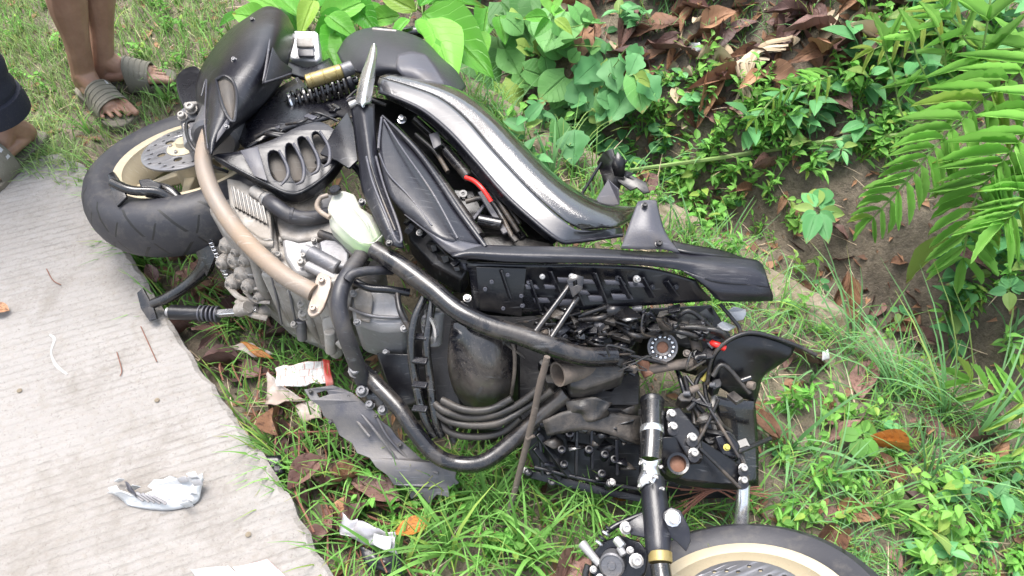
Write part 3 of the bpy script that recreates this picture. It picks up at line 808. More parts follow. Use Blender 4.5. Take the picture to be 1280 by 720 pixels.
# upper face: seams, ribs, covers
tube('case_rib', [(336, 262, .318), (342, 300, .318), (346, 332, .315), (352, 352, .30)], 0.008, M['alloy'], en, 10)
tube('case_rib', [(350, 300, .318), (372, 296, .322), (400, 288, .322), (424, 280, .318)], 0.008, M['alloy_pale'], en, 10)
tube('case_rib', [(356, 262, .318), (362, 296, .32), (372, 326, .318)], 0.006, M['alloy'], en, 8)
tube('case_seam', [(360, 352, .31), (366, 385, .24), (372, 415, .16)], 0.0035, M['alloy_dark'], en, 6)
tube('case_seam', [(338, 338, .31), (346, 372, .24), (352, 405, .16)], 0.0035, M['alloy_dark'], en, 6)
prism('gear_cover', [(352, 300, .33), (390, 292, .332), (402, 318, .33), (396, 340, .325), (368, 340, .325)], 0.03, M['alloy_grey'], en, 2, 0.006)
st = empty('starter_motor', P(405, 322, .34), en)
cyl('motor_body', (388, 316, .345), (424, 336, .345), 0.017, M['alloy_dark'], st, 24)
cyl('motor_cap', (380, 312, .345), (389, 316.5, .345), 0.013, M['alloy_grey'], st, 24)
cyl('motor_body', (384, 332, .335), (426, 352, .335), 0.011, M['alloy_grey'], st, 20)
prism('throttle_body', [(398, 302, .36), (420, 300, .362), (436, 316, .36), (430, 334, .355), (408, 326, .355)], 0.04, M['alloy_dark'], en, 2, 0.004)
for q, r in (((376, 327, .345), .007), ((379, 319, .35), .005), ((348, 318, .325), .006), ((352, 345, .315), .006), ((392, 300, .34), .005), ((422, 296, .335), .006), ((377, 380, .26), .008), ((379, 392, .23), .01), ((367, 405, .2), .006)): bolt(q, r, en, M['alloy_pale'])
cyl('oil_drain', (376, 400, .2), (378, 424, .15), 0.011, M['alloy_dark'], en)
# cylinder head
hd = prism('cylinder_head', [(436, 363, .315), (456, 352, .325), (497, 364, .315), (509, 392, .295), (506, 412, .28), (474, 412, .275), (441, 402, .285)], 0.12, M['alloy_grey'], BIKE, 0, 0.012, shrink=0.95)
plate('head_facet', [(440, 366, .3195), (458, 356, .3285), (466, 372, .322), (462, 404, .29), (446, 400, .292)], M['alloy'], hd, 0.006, bevel=0.003)
tube('head_gasket', [(437, 385, .302), (460, 394, .303), (488, 397, .298), (508, 396, .294)], 0.004, M['alloy_dark'], hd, 8)
for q in ((441, 366, .328), (497, 367, .323), (505, 410, .287), (446, 402, .294), (482, 440, .2)): bolt(q, 0.006, hd, M['alloy_grey'])
mt = prism('engine_mount', [(401, 398, .24), (416, 391, .25), (424, 398, .25), (425, 424, .21), (416, 432, .2), (406, 428, .2)], 0.06, M['alloy_pale'], BIKE, 1, 0.006)
cyl('mount_boss', (412, 414, .235), (414, 440, .18), 0.012, M['alloy_pale'], mt)
cyl('mount_boss', (424, 424, .215), (432, 432, .205), 0.013, M['alloy_pale'], mt)
cyl('mount_boss', (420, 346, .355), (428, 362, .33), 0.016, M['alloy_pale'], mt)
prism('intake_port', [(410, 352, .33), (432, 340, .34), (440, 362, .33), (430, 392, .29), (412, 396, .28)], 0.05, M['alloy'], mt, 2, 0.006)


# ---- dark blocks added to black out gaps under air box and headstock, and inner mudguard behind the muffler
prism('dark_gap_block', [(520, 380, .17), (600, 372, .2), (690, 400, .2), (712, 440, .18), (700, 500, .12), (650, 540, .08), (580, 535, .07), (530, 500, .08), (505, 440, .12)], 0.05, M['plastic_dirty'], BIKE)
prism('dark_gap_block', [(690, 440, .18), (790, 430, .17), (800, 470, .14), (800, 516, .12), (700, 520, .13), (670, 500, .13)], 0.05, M['plastic_dirty'], BIKE)
loft('inner_mudguard', [[(292, 166, .37), (318, 140, .38), (345, 112, .36), (372, 96, .33)], [(304, 184, .38), (335, 166, .39), (368, 146, .38), (404, 128, .36)], [(318, 186, .37), (352, 170, .37), (390, 154, .37), (424, 144, .36)]], M['plastic'], BIKE, 0.006)
loft('inner_mudguard', [[(404, 128, .36), (428, 118, .36), (450, 120, .38)], [(424, 146, .36), (438, 150, .37), (452, 152, .38)]], M['plastic'], BIKE, 0.006)
random.seed(77)
for i in range(16):
    x, y = random.uniform(318, 440), random.uniform(118, 156); y = max(y, 172 - (x - 318) * .42)
    p = P(x, y, .40)
    if i % 2: tube('cable', [p, P(x + random.uniform(10, 24), y + random.uniform(-12, 4), .415), P(x + random.uniform(24, 48), y + random.uniform(-14, 12), .40)], random.uniform(.003, .005), M['cable'], BIKE, 8)
    else: bar('bracket', p, P(x + random.uniform(6, 18), y + random.uniform(-8, 8), .41), random.uniform(.008, .018), random.uniform(.004, .01), M[('plastic', 'frame', 'grey_plastic')[i % 3]], BIKE)
# ---- engine casings
prism('crankcase_cover', [(342, 264, .335), (380, 278, .34), (430, 272, .34), (452, 296, .335), (440, 312, .335), (404, 296, .34), (372, 300, .34), (350, 296, .335)], 0.03, M['alloy'], en, 1, 0.006)
prism('crankcase_cover', [(398, 240, .33), (430, 244, .335), (446, 262, .335), (436, 282, .335), (404, 280, .335)], 0.03, M['alloy_grey'], en, 1, 0.006)
for k, (x, y) in enumerate(((336, 340), (352, 352), (368, 360), (386, 366), (402, 372))):
    p = P(x, y, .29); q = Vector((p.x + .014, p.y - .012, .11))
    bar('case_wall', p, q, 0.034, 0.02, M['alloy' if k % 2 else 'alloy_pale'], en, 0.006, up=(-.3, -1, .2))
for k, (x, y) in enumerate(((300, 352), (306, 372), (318, 392), (292, 340))):
    tube('cooling_fin', [(x - 22, y - 16, .16), (x - 6, y, .16), (x + 16, y + 6, .155)], 0.007, M['alloy'], en, 8, flat=.6)
tube('case_flange', [(330, 330, .30), (352, 350, .3), (386, 368, .3), (430, 366, .29)], 0.009, M['alloy_pale'], en, 10)
for k in range(6): bolt((334 + k * 17, 336 + k * 7.5, .312), 0.0055, en, M['alloy_grey'])

# ---- stand and pedal
cs = tube('centre_stand', [(193, 232, .30), (214, 240, .30), (238, 268, .27), (256, 300, .22), (258, 330, .17), (240, 352, .13), (214, 370, .10), (190, 380, .085)], [.011, .0125, .0135, .016, .02, .015, .0135, .012], M['frame'], BIKE, 14, 7)
tag(cs, 'black centre stand swung down from the engine')
plate('stand_foot', [(171, 366, .105), (178, 360, .112), (191, 382, .088), (196, 398, .075), (187, 402, .07), (176, 386, .085)], M['frame'], cs, 0.008)
plate('stand_foot', [(134, 218, .335), (141, 214, .34), (152, 232, .33), (158, 246, .32), (146, 258, .31), (139, 240, .32)], M['frame'], cs, 0.008)
tube('stand_arm', [(140, 228, .33), (165, 238, .325), (196, 240, .315), (222, 252, .29)], 0.011, M['frame'], cs, 10)
plate('stand_gusset', [(222, 266, .285), (248, 292, .24), (270, 318, .21), (258, 346, .16), (246, 320, .2), (238, 290, .24)], M['frame'], cs, 0.01)
prism('stand_pad', [(172, 224, .335), (186, 222, .335), (203, 230, .325), (196, 242, .315), (178, 240, .32)], 0.02, M['frame'], cs, 1)
for i in range(22): pass
sp = [P(252, 278, .27).lerp(P(288, 356, .15), i / 90) + Vector((0.006 * math.cos(i * 1.25), 0.0, 0.006 * math.sin(i * 1.25))) for i in range(91)]
v, f = tube_geo(sp, 0.0016, 5); mobj('stand_spring', v, f, M['steel'], cs)
pg = empty('foot_pedal', P(260, 392, .11), BIKE)
cyl('pedal_rubber', (213, 390, .11), (259, 392, .115), 0.0175, M['plastic_dirty'], pg, 22)
cyl('pedal_end', (208, 389.5, .11), (214, 390, .11), 0.0105, M['alloy_grey'], pg)
for i in range(5): cyl('rubber_rib', (250 + i * 5.2, 391.6 + i * .25, .1145), (252.4 + i * 5.2, 391.7 + i * .25, .1148), 0.0195, M['grey_plastic'], pg, 20, 0.05)
bar('pedal_shaft', (272, 392, .12), (322, 388, .15), 0.016, 0.012, M['steel'], pg)
cyl('pedal_pivot', (298, 388, .16), (310, 384, .18), 0.016, M['alloy'], pg)

# ---- coolant bottle and hoses
bo = prism('coolant_bottle', [(408, 256, .42), (414, 240, .43), (428, 234, .435), (443, 240, .435), (451, 257, .43), (466, 266, .425), (481, 296, .40), (466, 312, .39), (448, 312, .39), (428, 296, .40), (411, 279, .41)], 0.05, M['bottle'], BIKE, 0, 0.014, shrink=0.95)
lathe('bottle_cap', P(420, 240, .436), (-.2, .1, 1), [(0.00001, 0), (.011, 0), (.012, .003), (.012, .009), (.01, .011), (0.00001, .011)], M['plastic'], bo, 18)
tube('bottle_seam', [(411, 262, .424), (424, 280, .417), (446, 300, .405), (466, 304, .403), (478, 294, .41)], 0.0018, M['bottle'], bo, 6)
tube('bottle_seam', [(428, 250, .437), (444, 262, .436), (458, 280, .428), (466, 298, .41)], 0.0022, M['bottle'], bo, 6)
tag(bo, 'milky white coolant bottle with green liquid')
tube('bottle_pipe', [(412, 272, .42), (402, 266, .42), (396, 258, .41), (400, 248, .40), (410, 244, .40)], 0.005, M['pipe'], bo, 10)
h = tube('radiator_hose', [(332, 248, .37), (345, 258, .378), (362, 269, .37), (385, 273, .36), (410, 268, .35), (430, 260, .34)], 0.0165, M['hose'], BIKE, 18, 7)
lathe('hose_clamp', P(333, 249, .37), P(345, 258, .378) - P(332, 248, .37), [(0.0168, 0), (0.0185, 0.001), (0.0185, 0.011), (0.0168, 0.012)], M['bolt'], h, closed=True)
lathe('hose_clamp', P(362, 269, .37), P(385, 273, .36) - P(362, 269, .37), [(0.0168, 0), (0.0182, 0.001), (0.0182, 0.007), (0.0168, 0.008)], M['hose'], h, closed=True)
cyl('hose_spigot', (316, 238, .37), (334, 250, .37), 0.0135, M['alloy_pale'], h)
tube('coolant_hose', [(458, 306, .36), (450, 322, .37), (437, 340, .375), (426, 362, .375), (424, 385, .36), (430, 412, .33), (440, 440, .28), (454, 476, .2)], 0.0165, M['hose'], BIKE, 18, 7)
tube('breather_hose', [(434, 350, .39), (440, 343, .395), (456, 339, .39), (474, 338, .38), (490, 338, .36)], 0.0095, M['hose'], BIKE, 12, 6)
tube('wire_loom', [(444, 352, .36), (462, 360, .355), (486, 362, .35), (512, 366, .34)], 0.008, M['plastic'], BIKE, 10)
tube('wire_loom', [(496, 362, .345), (500, 388, .34), (512, 410, .32), (522, 425, .3)], 0.006, M['cable'], BIKE, 8)
tube('hose', [(400, 292, .35), (420, 300, .355), (440, 318, .35), (460, 330, .34)], 0.009, M['cable'], BIKE, 10)
tube('hose', [(396, 205, .38), (420, 200, .40), (446, 210, .39), (460, 240, .38)], 0.008, M['plastic_dirty'], BIKE, 10)

# ---- rear footpeg bracket, side panels
fp = loft('passenger_footpeg', [[(464, 57, .50), (468, 54, .505), (471, 58, .50)], [(459, 72, .50), (465, 74, .512), (471, 74, .50)], [(450, 96, .49), (459, 98, .508), (469, 96, .49)], [(446, 114, .485), (455, 116, .503), (466, 114, .485)], [(443, 129, .48), (453, 131, .495), (464, 129, .48)]], M['steel'], BIKE, 0.012, sm=60)
tag(fp, 'bright silver folded passenger footpeg')
cyl('peg_pivot', (437, 132, .47), (446, 128, .475), 0.008, M['bolt'], fp)
br = loft('footpeg_bracket', [[(438, 132, .465), (452, 128, .48), (468, 130, .47)], [(442, 160, .455), (456, 158, .475), (470, 168, .46)], [(448, 200, .445), (462, 200, .465), (476, 206, .45)], [(452, 236, .44), (470, 240, .46), (488, 250, .445)], [(468, 274, .435), (482, 278, .45), (497, 280, .44)], [(484, 305, .425), (495, 308, .43), (505, 309, .425)]], M['cover'], BIKE, 0.006, sm=60)
tube('bracket_groove', [(458, 196, .467), (466, 228, .464), (482, 268, .453), (495, 300, .435), (502, 300, .432), (496, 276, .444), (480, 232, .457), (470, 196, .46)], 0.003, M['grey_plastic'], br, 8)
tube('bracket_groove', [(463, 205, .466), (476, 244, .461), (494, 288, .442)], 0.0022, M['cable'], br, 6)
plate('bracket_wing', [(400, 192, .43), (418, 160, .44), (434, 140, .45), (442, 160, .45), (447, 200, .44), (436, 210, .44), (420, 200, .43)], M['plastic'], br, 0.006)
bolt((452, 252, .46), 0.006, br, M['plastic']); bolt((486, 303, .435), 0.005, br, M['plastic'])

sidep = loft('side_panel', [[(477, 146, .455), (478, 147, .456), (480, 148, .455)], [(474, 180, .465), (495, 186, .468), (522, 192, .45)], [(478, 214, .468), (512, 226, .472), (548, 226, .452)], [(488, 246, .465), (530, 262, .472), (572, 262, .448)], [(506, 268, .455), (555, 300, .46), (606, 306, .44)]], M['cover'], BIKE, 0.006, sm=60)
tag(sidep, 'dark grey triangular side panel below the seat')
loft('panel_foot', [[(505, 268, .455), (517, 268, .46), (534, 280, .46)], [(532, 290, .455), (545, 296, .46), (560, 296, .458)], [(560, 316, .445), (575, 312, .455), (590, 304, .45)], [(583, 326, .43), (592, 318, .447), (604, 306, .445)]], M['grey_plastic'], sidep, 0.006)
tube('panel_lip', [(478, 145, .46), (500, 166, .46), (524, 192, .456), (550, 228, .456), (574, 264, .452), (607, 309, .444)], [.003, .005, .006, .006, .006, .005], M['cover'], sidep, 8)
tube('panel_edge', [(477, 147, .46), (474, 172, .468), (473, 186, .47)], 0.003, M['grey_plastic'], sidep, 8)
tube('panel_crease', [(480, 150, .461), (500, 182, .475), (540, 240, .478), (572, 298, .464)], 0.0025, M['grey_plastic'], sidep, 8)
tube('panel_crease', [(474, 192, .47), (486, 218, .474), (512, 246, .474), (540, 282, .466)], 0.002, M['grey_plastic'], sidep, 8)

# ---- seat and the wet gloss body
se = loft('seat', [[(421, 66, .30), (432, 48, .30), (448, 38, .27), (470, 33, .22)], [(432, 84, .37), (452, 66, .40), (474, 50, .38), (500, 38, .27)], [(455, 92, .40), (478, 78, .435), (504, 60, .42), (530, 50, .30)], [(490, 96, .41), (512, 88, .445), (535, 78, .43), (552, 72, .31)], [(520, 112, .40), (545, 104, .435), (560, 98, .42), (570, 88, .31)], [(548, 132, .38), (566, 122, .41), (577, 114, .40), (583, 108, .31)]], M['seat'], BIKE, 0.01, 6, 6, sm=80)
tag(se, 'matt dark grey seat')
loft('seat_side', [[(421, 66, .30), (432, 84, .37), (455, 92, .40), (490, 96, .41)], [(428, 76, .24), (440, 92, .3), (460, 104, .33), (492, 112, .34)]], M['plastic'], se, 0.006)
loft('seat_patch', [[(497, 68, .448), (515, 64, .446), (533, 68, .438)], [(496, 86, .452), (520, 84, .456), (546, 84, .44)], [(515, 106, .428), (538, 106, .442), (559, 108, .434)]], M['grey_plastic'], se, 0.008, sm=70)
cyl('seat_badge', (466, 37, .27), (496, 40, .28), 0.006, M['alloy_pale'], se, 8)
cyl('turn_signal', (505, 42, .2), (530, 40, .21), 0.02, M['gloss_plain'], BIKE, 20)

gb = loft('body_cowl', [
    [(474, 96, .45), (486, 92, .445), (502, 90, .41), (520, 92, .35)],
    [(506, 105, .455), (524, 101, .455), (548, 101, .42), (572, 110, .31)],
    [(548, 121, .458), (566, 117, .46), (590, 121, .42), (612, 141, .29)],
    [(580, 146, .458), (602, 142, .462), (626, 152, .42), (650, 180, .28)],
    [(612, 183, .455), (636, 178, .46), (662, 188, .415), (690, 219, .27)],
    [(646, 220, .45), (670, 215, .455), (698, 222, .41), (728, 246, .28)],
    [(676, 250, .44), (702, 246, .445), (732, 246, .405), (764, 256, .3)],
    [(706, 276, .425), (734, 271, .43), (764, 264, .40), (796, 258, .33)],
    [(728, 288, .41), (756, 285, .41), (778, 280, .395), (798, 270, .34)]], M['gloss'], BIKE, 0.006, 6, 5, sm=40)
tag(gb, 'wet gloss black body cowl running down from the seat')
loft('cowl_flank', [[(474, 97, .452), (506, 106, .457), (548, 122, .460), (580, 147, .460), (612, 184, .457), (646, 221, .452), (676, 251, .442), (706, 277, .427), (728, 289, .412), (776, 284, .39)],
                    [(472, 105, .449), (500, 114, .454), (538, 130, .456), (572, 156, .456), (604, 192, .452), (637, 229, .447), (668, 260, .437), (702, 287, .42), (724, 294, .405), (778, 288, .386)],
                    [(474, 114, .444), (494, 121, .448), (528, 137, .449), (562, 165, .449), (594, 200, .446), (627, 238, .44), (660, 269, .43), (698, 299, .412), (720, 301, .399), (778, 293, .381)]], M['sheen'], gb, 0.006, 4, 4, sm=40)
tube('cowl_step', [(474, 115, .443), (494, 122, .447), (528, 138, .448), (562, 166, .448), (594, 201, .445), (627, 239, .439), (660, 270, .429), (698, 300, .411), (720, 302, .398), (778, 294, .38)], 0.004, M['cover'], gb, 8)
loft('cowl_underside', [[(480, 117, .435), (528, 139, .44), (562, 167, .44), (594, 202, .436), (627, 240, .43), (698, 301, .40)], [(484, 124, .42), (526, 146, .42), (558, 174, .42), (588, 210, .415), (620, 246, .41), (690, 306, .385)]], M['plastic'], gb, 0.005)

# ---- open inside of the body: added dark filler, rails, wires
prism('body_gap_fill', [(452, 118, .25), (520, 130, .25), (600, 205, .25), (680, 285, .25), (700, 318, .25), (560, 312, .25), (500, 250, .25), (462, 190, .25)], 0.16, M['plastic_dirty'], BIKE)  # black block added so the gaps in the body stay dark
ft = tube('seat_rail', [(492, 160, .36), (530, 200, .37), (566, 248, .37), (600, 296, .37)], 0.012, M['frame'], BIKE, 14)
bolt((502, 148, .39), 0.008, ft, M['steel'])
tube('seat_rail', [(520, 150, .34), (570, 196, .35), (618, 250, .35), (655, 300, .35)], 0.011, M['frame'], BIKE, 14)
bar('inner_brace', (536, 228, .35), (586, 282, .35), 0.02, 0.012, M['frame'], BIKE)
cyl('damper_tube', (558, 188, .39), (586, 222, .39), 0.012, M['frame'], BIKE)
cyl('inner_tube', (598, 275, .38), (628, 281, .38), 0.013, M['frame'], BIKE)
plate('latch_plate', [(536, 168, .40), (548, 164, .405), (552, 180, .40), (542, 186, .395)], M['grey_plastic'], BIKE, 0.006)
prism('battery_box', [(566, 236, .36), (592, 238, .36), (604, 262, .355), (586, 276, .35), (570, 260, .355)], 0.06, M['plastic'], BIKE, 0, 0.004)
lathe('box_grommet', P(579, 243, .364), (0, -.3, 1), [(0.004, 0), (0.009, 0), (0.009, 0.004), (0.004, 0.004)], M['cover'], BIKE, 16, closed=True)
tube('red_wire', [(582, 222, .42), (592, 226, .425), (603, 236, .425), (614, 252, .41)], 0.005, M['red'], BIKE, 8)
for k, pts in enumerate([[(590, 214, .39), (612, 236, .395), (630, 262, .39), (648, 290, .37)], [(604, 240, .38), (622, 262, .385), (640, 296, .37)], [(582, 252, .38), (604, 248, .385), (632, 258, .38), (650, 280, .37)], [(520, 168, .37), (544, 190, .37), (560, 215, .37)]]):
    tube('wire_loom', pts, 0.0055, M['cable'], BIKE, 8)
bar('inner_brace', (600, 240, .39), (632, 292, .375), 0.012, 0.006, M['grey_plastic'], BIKE)
bar('inner_brace', (578, 292, .37), (606, 256, .37), 0.008, 0.006, M['grey_plastic'], BIKE)
bar('inner_brace', (626, 278, .375), (646, 302, .37), 0.01, 0.006, M['frame'], BIKE)
prism('mud_flat', [(598, 296, .355), (640, 292, .355), (690, 304, .35), (690, 314, .35), (610, 312, .35)], 0.04, M['plastic_mud'], BIKE, 0, 0.004)

# clips and connectors below the side panel
random.seed(3)
for i in range(16):
    t = i / 15; x = 510 + 72 * t + random.uniform(-6, 6); y = 276 + 62 * t + random.uniform(-10, 12)
    p = P(x, y, .405 - .01 * (i % 3)); q = P(x + random.uniform(4, 9), y + random.uniform(-8, 6), .41)
    bar('connector', p, q, random.uniform(.008, .014), random.uniform(.008, .014), (M['plastic'], M['grey_plastic'], M['cable'])[i % 3], BIKE, 0.001)
prism('connector_block', [(505, 272, .385), (520, 274, .385), (560, 318, .385), (586, 336, .385), (576, 350, .37), (540, 330, .37), (512, 300, .37)], 0.05, M['plastic_dirty'], BIKE)
bolt((524, 290, .42), 0.005, BIKE, M['bolt']); bolt((584, 372, .39), 0.006, BIKE, M['bolt'])

# ---- floorboard on its edge
rail = loft('floorboard', [
    [(560, 312, .44), (584, 306, .445), (640, 307, .44), (720, 309, .435), (790, 313, .43), (850, 316, .425), (905, 320, .42), (942, 324, .415), (954, 331, .41)],
    [(566, 320, .452), (588, 315, .456), (640, 317, .452), (720, 319, .447), (790, 322, .442), (850, 326, .437), (905, 334, .432), (945, 340, .425), (959, 346, .415)],
    [(578, 325, .44), (594, 324, .445), (640, 328, .44), (720, 329, .435), (790, 331, .43), (850, 338, .425), (890, 352, .42), (940, 357, .415), (963, 360, .405)]], M['cover'], BIKE, 0.006, 5, 6, sm=60)
tag(rail, 'long dark plastic floorboard seen from below')
loft('floorboard_end', [[(852, 338, .426), (872, 344, .425), (905, 350, .42), (940, 356, .416), (963, 360, .405)], [(878, 356, .41), (890, 362, .41), (915, 366, .405), (945, 369, .40), (966, 368, .392)], [(894, 373, .39), (904, 377, .385), (920, 377, .383), (945, 377, .38), (966, 376, .378)]], M['cover'], rail, 0.006)
un = loft('floorboard_underside', [[(584, 328, .425), (660, 331, .42), (740, 332, .415), (810, 335, .41), (870, 352, .40)], [(588, 352, .39), (660, 352, .385), (740, 352, .38), (810, 356, .38), (880, 366, .375)], [(592, 392, .33), (650, 396, .32), (724, 388, .33), (810, 382, .34), (890, 376, .35)]], M['plastic'], rail, 0.006)
def on_un(u, v):          # place on the underside sheet
    a = P(590 + 290 * u, 330 + 12 * u, .424 - .02 * u); b = P(594 + 296 * u, 392 - 16 * u, .332 + .02 * u)
    return a.lerp(b, v) + Vector((0, -0.006, 0.008))
for u, v0, v1 in ((.12, .1, .7), (.24, .3, 1), (.33, .1, .6), (.42, .3, .95), (.52, .1, .9), (.62, .2, .8), (.72, .2, .8), (.82, .3, .8)):
    bar('underside_rib', on_un(u, v0), on_un(u + .03, v1), 0.004, 0.016, M['plastic'], un, 0.001)
for u, v, w, hgt in ((.22, .42, .05, .1), (.30, .42, .05, .1), (.36, .25, .07, .12), (.46, .28, .05, .12), (.56, .3, .08, .12), (.25, .72, .06, .12), (.34, .78, .08, .14), (.48, .7, .06, .16), (.58, .68, .08, .16), (.66, .35, .06, .14), (.42, .55, .06, .12)):
    plate('underside_pad', [on_un(u, v), on_un(u + w, v + .02), on_un(u + w + .01, v + hgt), on_un(u + .005, v + hgt)], M['grey_plastic'], un, 0.006, bevel=0.001)
for u, v in ((.05, .5), (.08, .35), (.2, .66), (.2, .88), (.12, .92), (.24, .36), (.62, .24), (.69, .38), (.76, .5), (.15, .2), (.86, .5)):
    bolt(on_un(u, v), 0.0042, un, M['plastic' if u > .3 else 'grey_plastic'], axis=(0, -.6, .6))
bolt((715, 346, .42), 0.0048, un, M['bolt'], axis=(0, -.6, .6)); bolt((797, 349, .42), 0.0055, un, M['bolt'], axis=(.3, -.6, .6)); bolt((678, 346, .42), 0.004, un, M['bolt'], axis=(0, -.6, .6))
plate('underside_patch', [(595, 334, .425), (658, 336, .42), (652, 396, .335), (600, 388, .345)], M['plastic_dirty'], un, 0.004)
ub = loft('upright_bracket', [[(776, 310, .445), (800, 312, .445), (828, 312, .445), (850, 316, .44)], [(785, 284, .465), (800, 286, .47), (816, 288, .47), (832, 290, .46)], [(797, 252, .48), (806, 250, .485), (813, 250, .485), (820, 250, .48)]], M['grey_plastic'], rail, 0.006)
bolt((806, 256, .49), 0.005, ub, M['plastic']); bolt((824, 304, .458), 0.006, ub, M['plastic'])
loft('floorboard_lip', [[(840, 300, .42), (860, 305, .42), (900, 312, .41), (930, 322, .40)], [(846, 312, .43), (866, 316, .43), (900, 320, .42), (934, 326, .41)]], M['plastic_dirty'], rail, 0.006)
for a_, b_ in ((((668, 416, .37), (716, 352, .41))), ((684, 430, .36), (722, 372, .39))):
    tube('stay', [a_, b_], 0.006, M['frame'], BIKE, 10)
plate('stay_plate', [(708, 350, .425), (718, 342, .43), (730, 346, .428), (728, 362, .415), (716, 372, .405)], M['frame'], BIKE, 0.006, [[(716, 352, .424), (721, 350, .426), (722, 356, .42), (717, 358, .419)]])

# ---- torn brackets behind the cowl
tb = plate('torn_bracket', [(746, 204, .25), (754, 190, .27), (765, 186, .3), (768, 198, .285), (784, 200, .295), (776, 212, .28), (793, 217, .29), (778, 224, .265), (772, 240, .25), (762, 226, .255), (756, 236, .24), (752, 220, .25)], M['plastic_dirty'], BIKE, 0.004, bevel=0)
plate('bracket_flap', [(764, 206, .3), (772, 190, .33), (782, 202, .31), (780, 222, .28), (768, 220, .28)], M['plastic_dirty'], tb, 0.004, bevel=0)
plate('bracket_vane', [(742, 254, .24), (760, 224, .27), (772, 236, .28), (774, 256, .25)], M['grey_plastic'], tb, 0.004)
tube('bracket_rod', [(724, 248, .2), (752, 203, .262)], 0.004, M['plastic'], tb, 8)
plate('bracket_arm', [(772, 210, .275), (808, 228, .275), (812, 240, .27), (804, 242, .265), (796, 234, .27), (788, 238, .265), (772, 226, .27)], M['plastic_dirty'], tb, 0.006)

# ---- main frame tubes
tube('frame_tube', [(468, 312, .395), (500, 332, .395), (540, 362, .39), (574, 390, .385), (612, 408, .375), (655, 421, .365), (690, 434, .355), (730, 446, .33), (768, 446, .31)], 0.0195, M['frame'], BIKE, 20, 7)
tube('frame_tube', [(452, 462, .2), (472, 482, .2), (500, 512, .19), (522, 544, .17), (546, 570, .15), (574, 580, .14), (606, 577, .15), (640, 552, .17), (672, 522, .2), (708, 492, .24)], 0.0165, M['frame'], BIKE, 18, 7)
for dx, dz in ((0, 0), (19, .015)):
    tube('inner_strut', [(530 + dx * .6, 372, .36), (518 + dx, 400, .34), (514 + dx, 432, .31), (518 + dx, 470, .26), (530 + dx * .7, 520, .2), (542 + dx * .5, 545, .16)], 0.0085, M['gloss_plain'], BIKE, 12, 7)
for i in range(4): bar('strut_rung', (516, 420 + i * 30, .315 - i * .025), (534, 422 + i * 30, .325 - i * .025), 0.014, 0.006, M['plastic'], BIKE)
for q, r in (((444, 462, .24), .012), ((452, 488, .2), .01), ((462, 505, .17), .008), ((478, 512, .17), .008)): bolt(q, r, BIKE, M['alloy_dark'])
prism('engine_bracket', [(446, 466, .2), (470, 462, .21), (486, 490, .19), (478, 512, .16), (458, 500, .17)], 0.03, M['frame'], BIKE, 0, 0.004)
prism('lower_block', [(470, 440, .2), (520, 442, .22), (530, 500, .16), (505, 508, .14), (484, 480, .16)], 0.08, M['plastic_dirty'], BIKE)
cyl('regulator_body', (543, 388, .33), (540, 430, .27), 0.02, M['alloy_grey'], BIKE)
lathe('polished_ring', P(541, 410, .32), (-.8, -.5, .3), [(0.02, 0), (0.027, 0.002), (0.03, 0.01), (0.024, 0.012)], M['steel'], BIKE, 24, closed=True)
af = loft('air_box', [[(564, 402, .33), (590, 396, .345), (618, 402, .345), (646, 418, .32)], [(560, 430, .30), (588, 424, .335), (618, 428, .335), (646, 444, .29)], [(560, 462, .25), (590, 458, .295), (620, 462, .295), (644, 474, .24)], [(568, 490, .19), (592, 492, .23), (618, 494, .23), (640, 496, .18)], [(580, 506, .13), (596, 512, .15), (614, 512, .15), (632, 510, .13)]], M['air_box'], BIKE, 0.006, 6, 5, sm=70)
tag(af, 'glossy black air box half covered in dried mud')
tube('air_box_seam', [(638, 420, .34), (643, 440, .32), (643, 466, .27), (639, 494, .2)], 0.004, M['mudpipe'], af, 8)
prism('air_box_base', [(560, 430, .24), (650, 440, .24), (650, 500, .14), (575, 500, .12)], 0.08, M['plastic_dirty'], af)
for pts in ([(538, 500, .22), (556, 514, .22), (586, 522, .21), (620, 518, .22), (650, 504, .24), (676, 484, .27)], [(540, 510, .21), (560, 526, .2), (592, 532, .2), (626, 528, .21), (660, 508, .23), (690, 488, .26)], [(540, 514, .19), (562, 540, .17), (596, 546, .17), (628, 540, .18), (650, 522, .21)], [(552, 500, .23), (580, 512, .23), (612, 512, .23), (640, 498, .25)]):
    tube('muddy_cable', pts, 0.0075, M['mudcable'], BIKE, 10, 7)
cyl('cable_end', (568, 553, .14), (564, 545, .15), 0.007, M['mudcable'], BIKE)
tube('cable', [(556, 520, .2), (565, 536, .17), (568, 552, .14)], 0.005, M['mudcable'], BIKE, 8)

# ---- headstock wreckage
sh_o = V((697, 468, .30)); sh_d = Vector((.82, .46, -.3)) * 0.115
lathe('steering_tube', sh_o, sh_d, [(0.0185, 0.09), (0.0205, 0.0), (0.0245, 0.0), (0.0245, 0.012), (0.0235, 0.016), (0.024, sh_d.length), (0.017, sh_d.length), (0.0185, 0.09)], M['mudpipe'], BIKE, 28)
prism('headstock_gusset', [(706, 440, .315), (760, 436, .31), (786, 444, .30), (778, 470, .28), (730, 486, .27), (712, 484, .27)], 0.04, M['plastic_mud'], BIKE, 1)
loft('mud_flap', [[(706, 502, .24), (722, 498, .238), (744, 497, .25), (766, 504, .236)], [(709, 514, .22), (726, 511, .236), (742, 514, .228), (759, 512, .234)], [(705, 524, .205), (722, 520, .212), (740, 526, .218), (762, 519, .214)], [(712, 531, .195), (722, 532, .2), (734, 529, .196), (748, 528, .2)]], M['plastic_mud'], BIKE, 0.006)
random.seed(12)
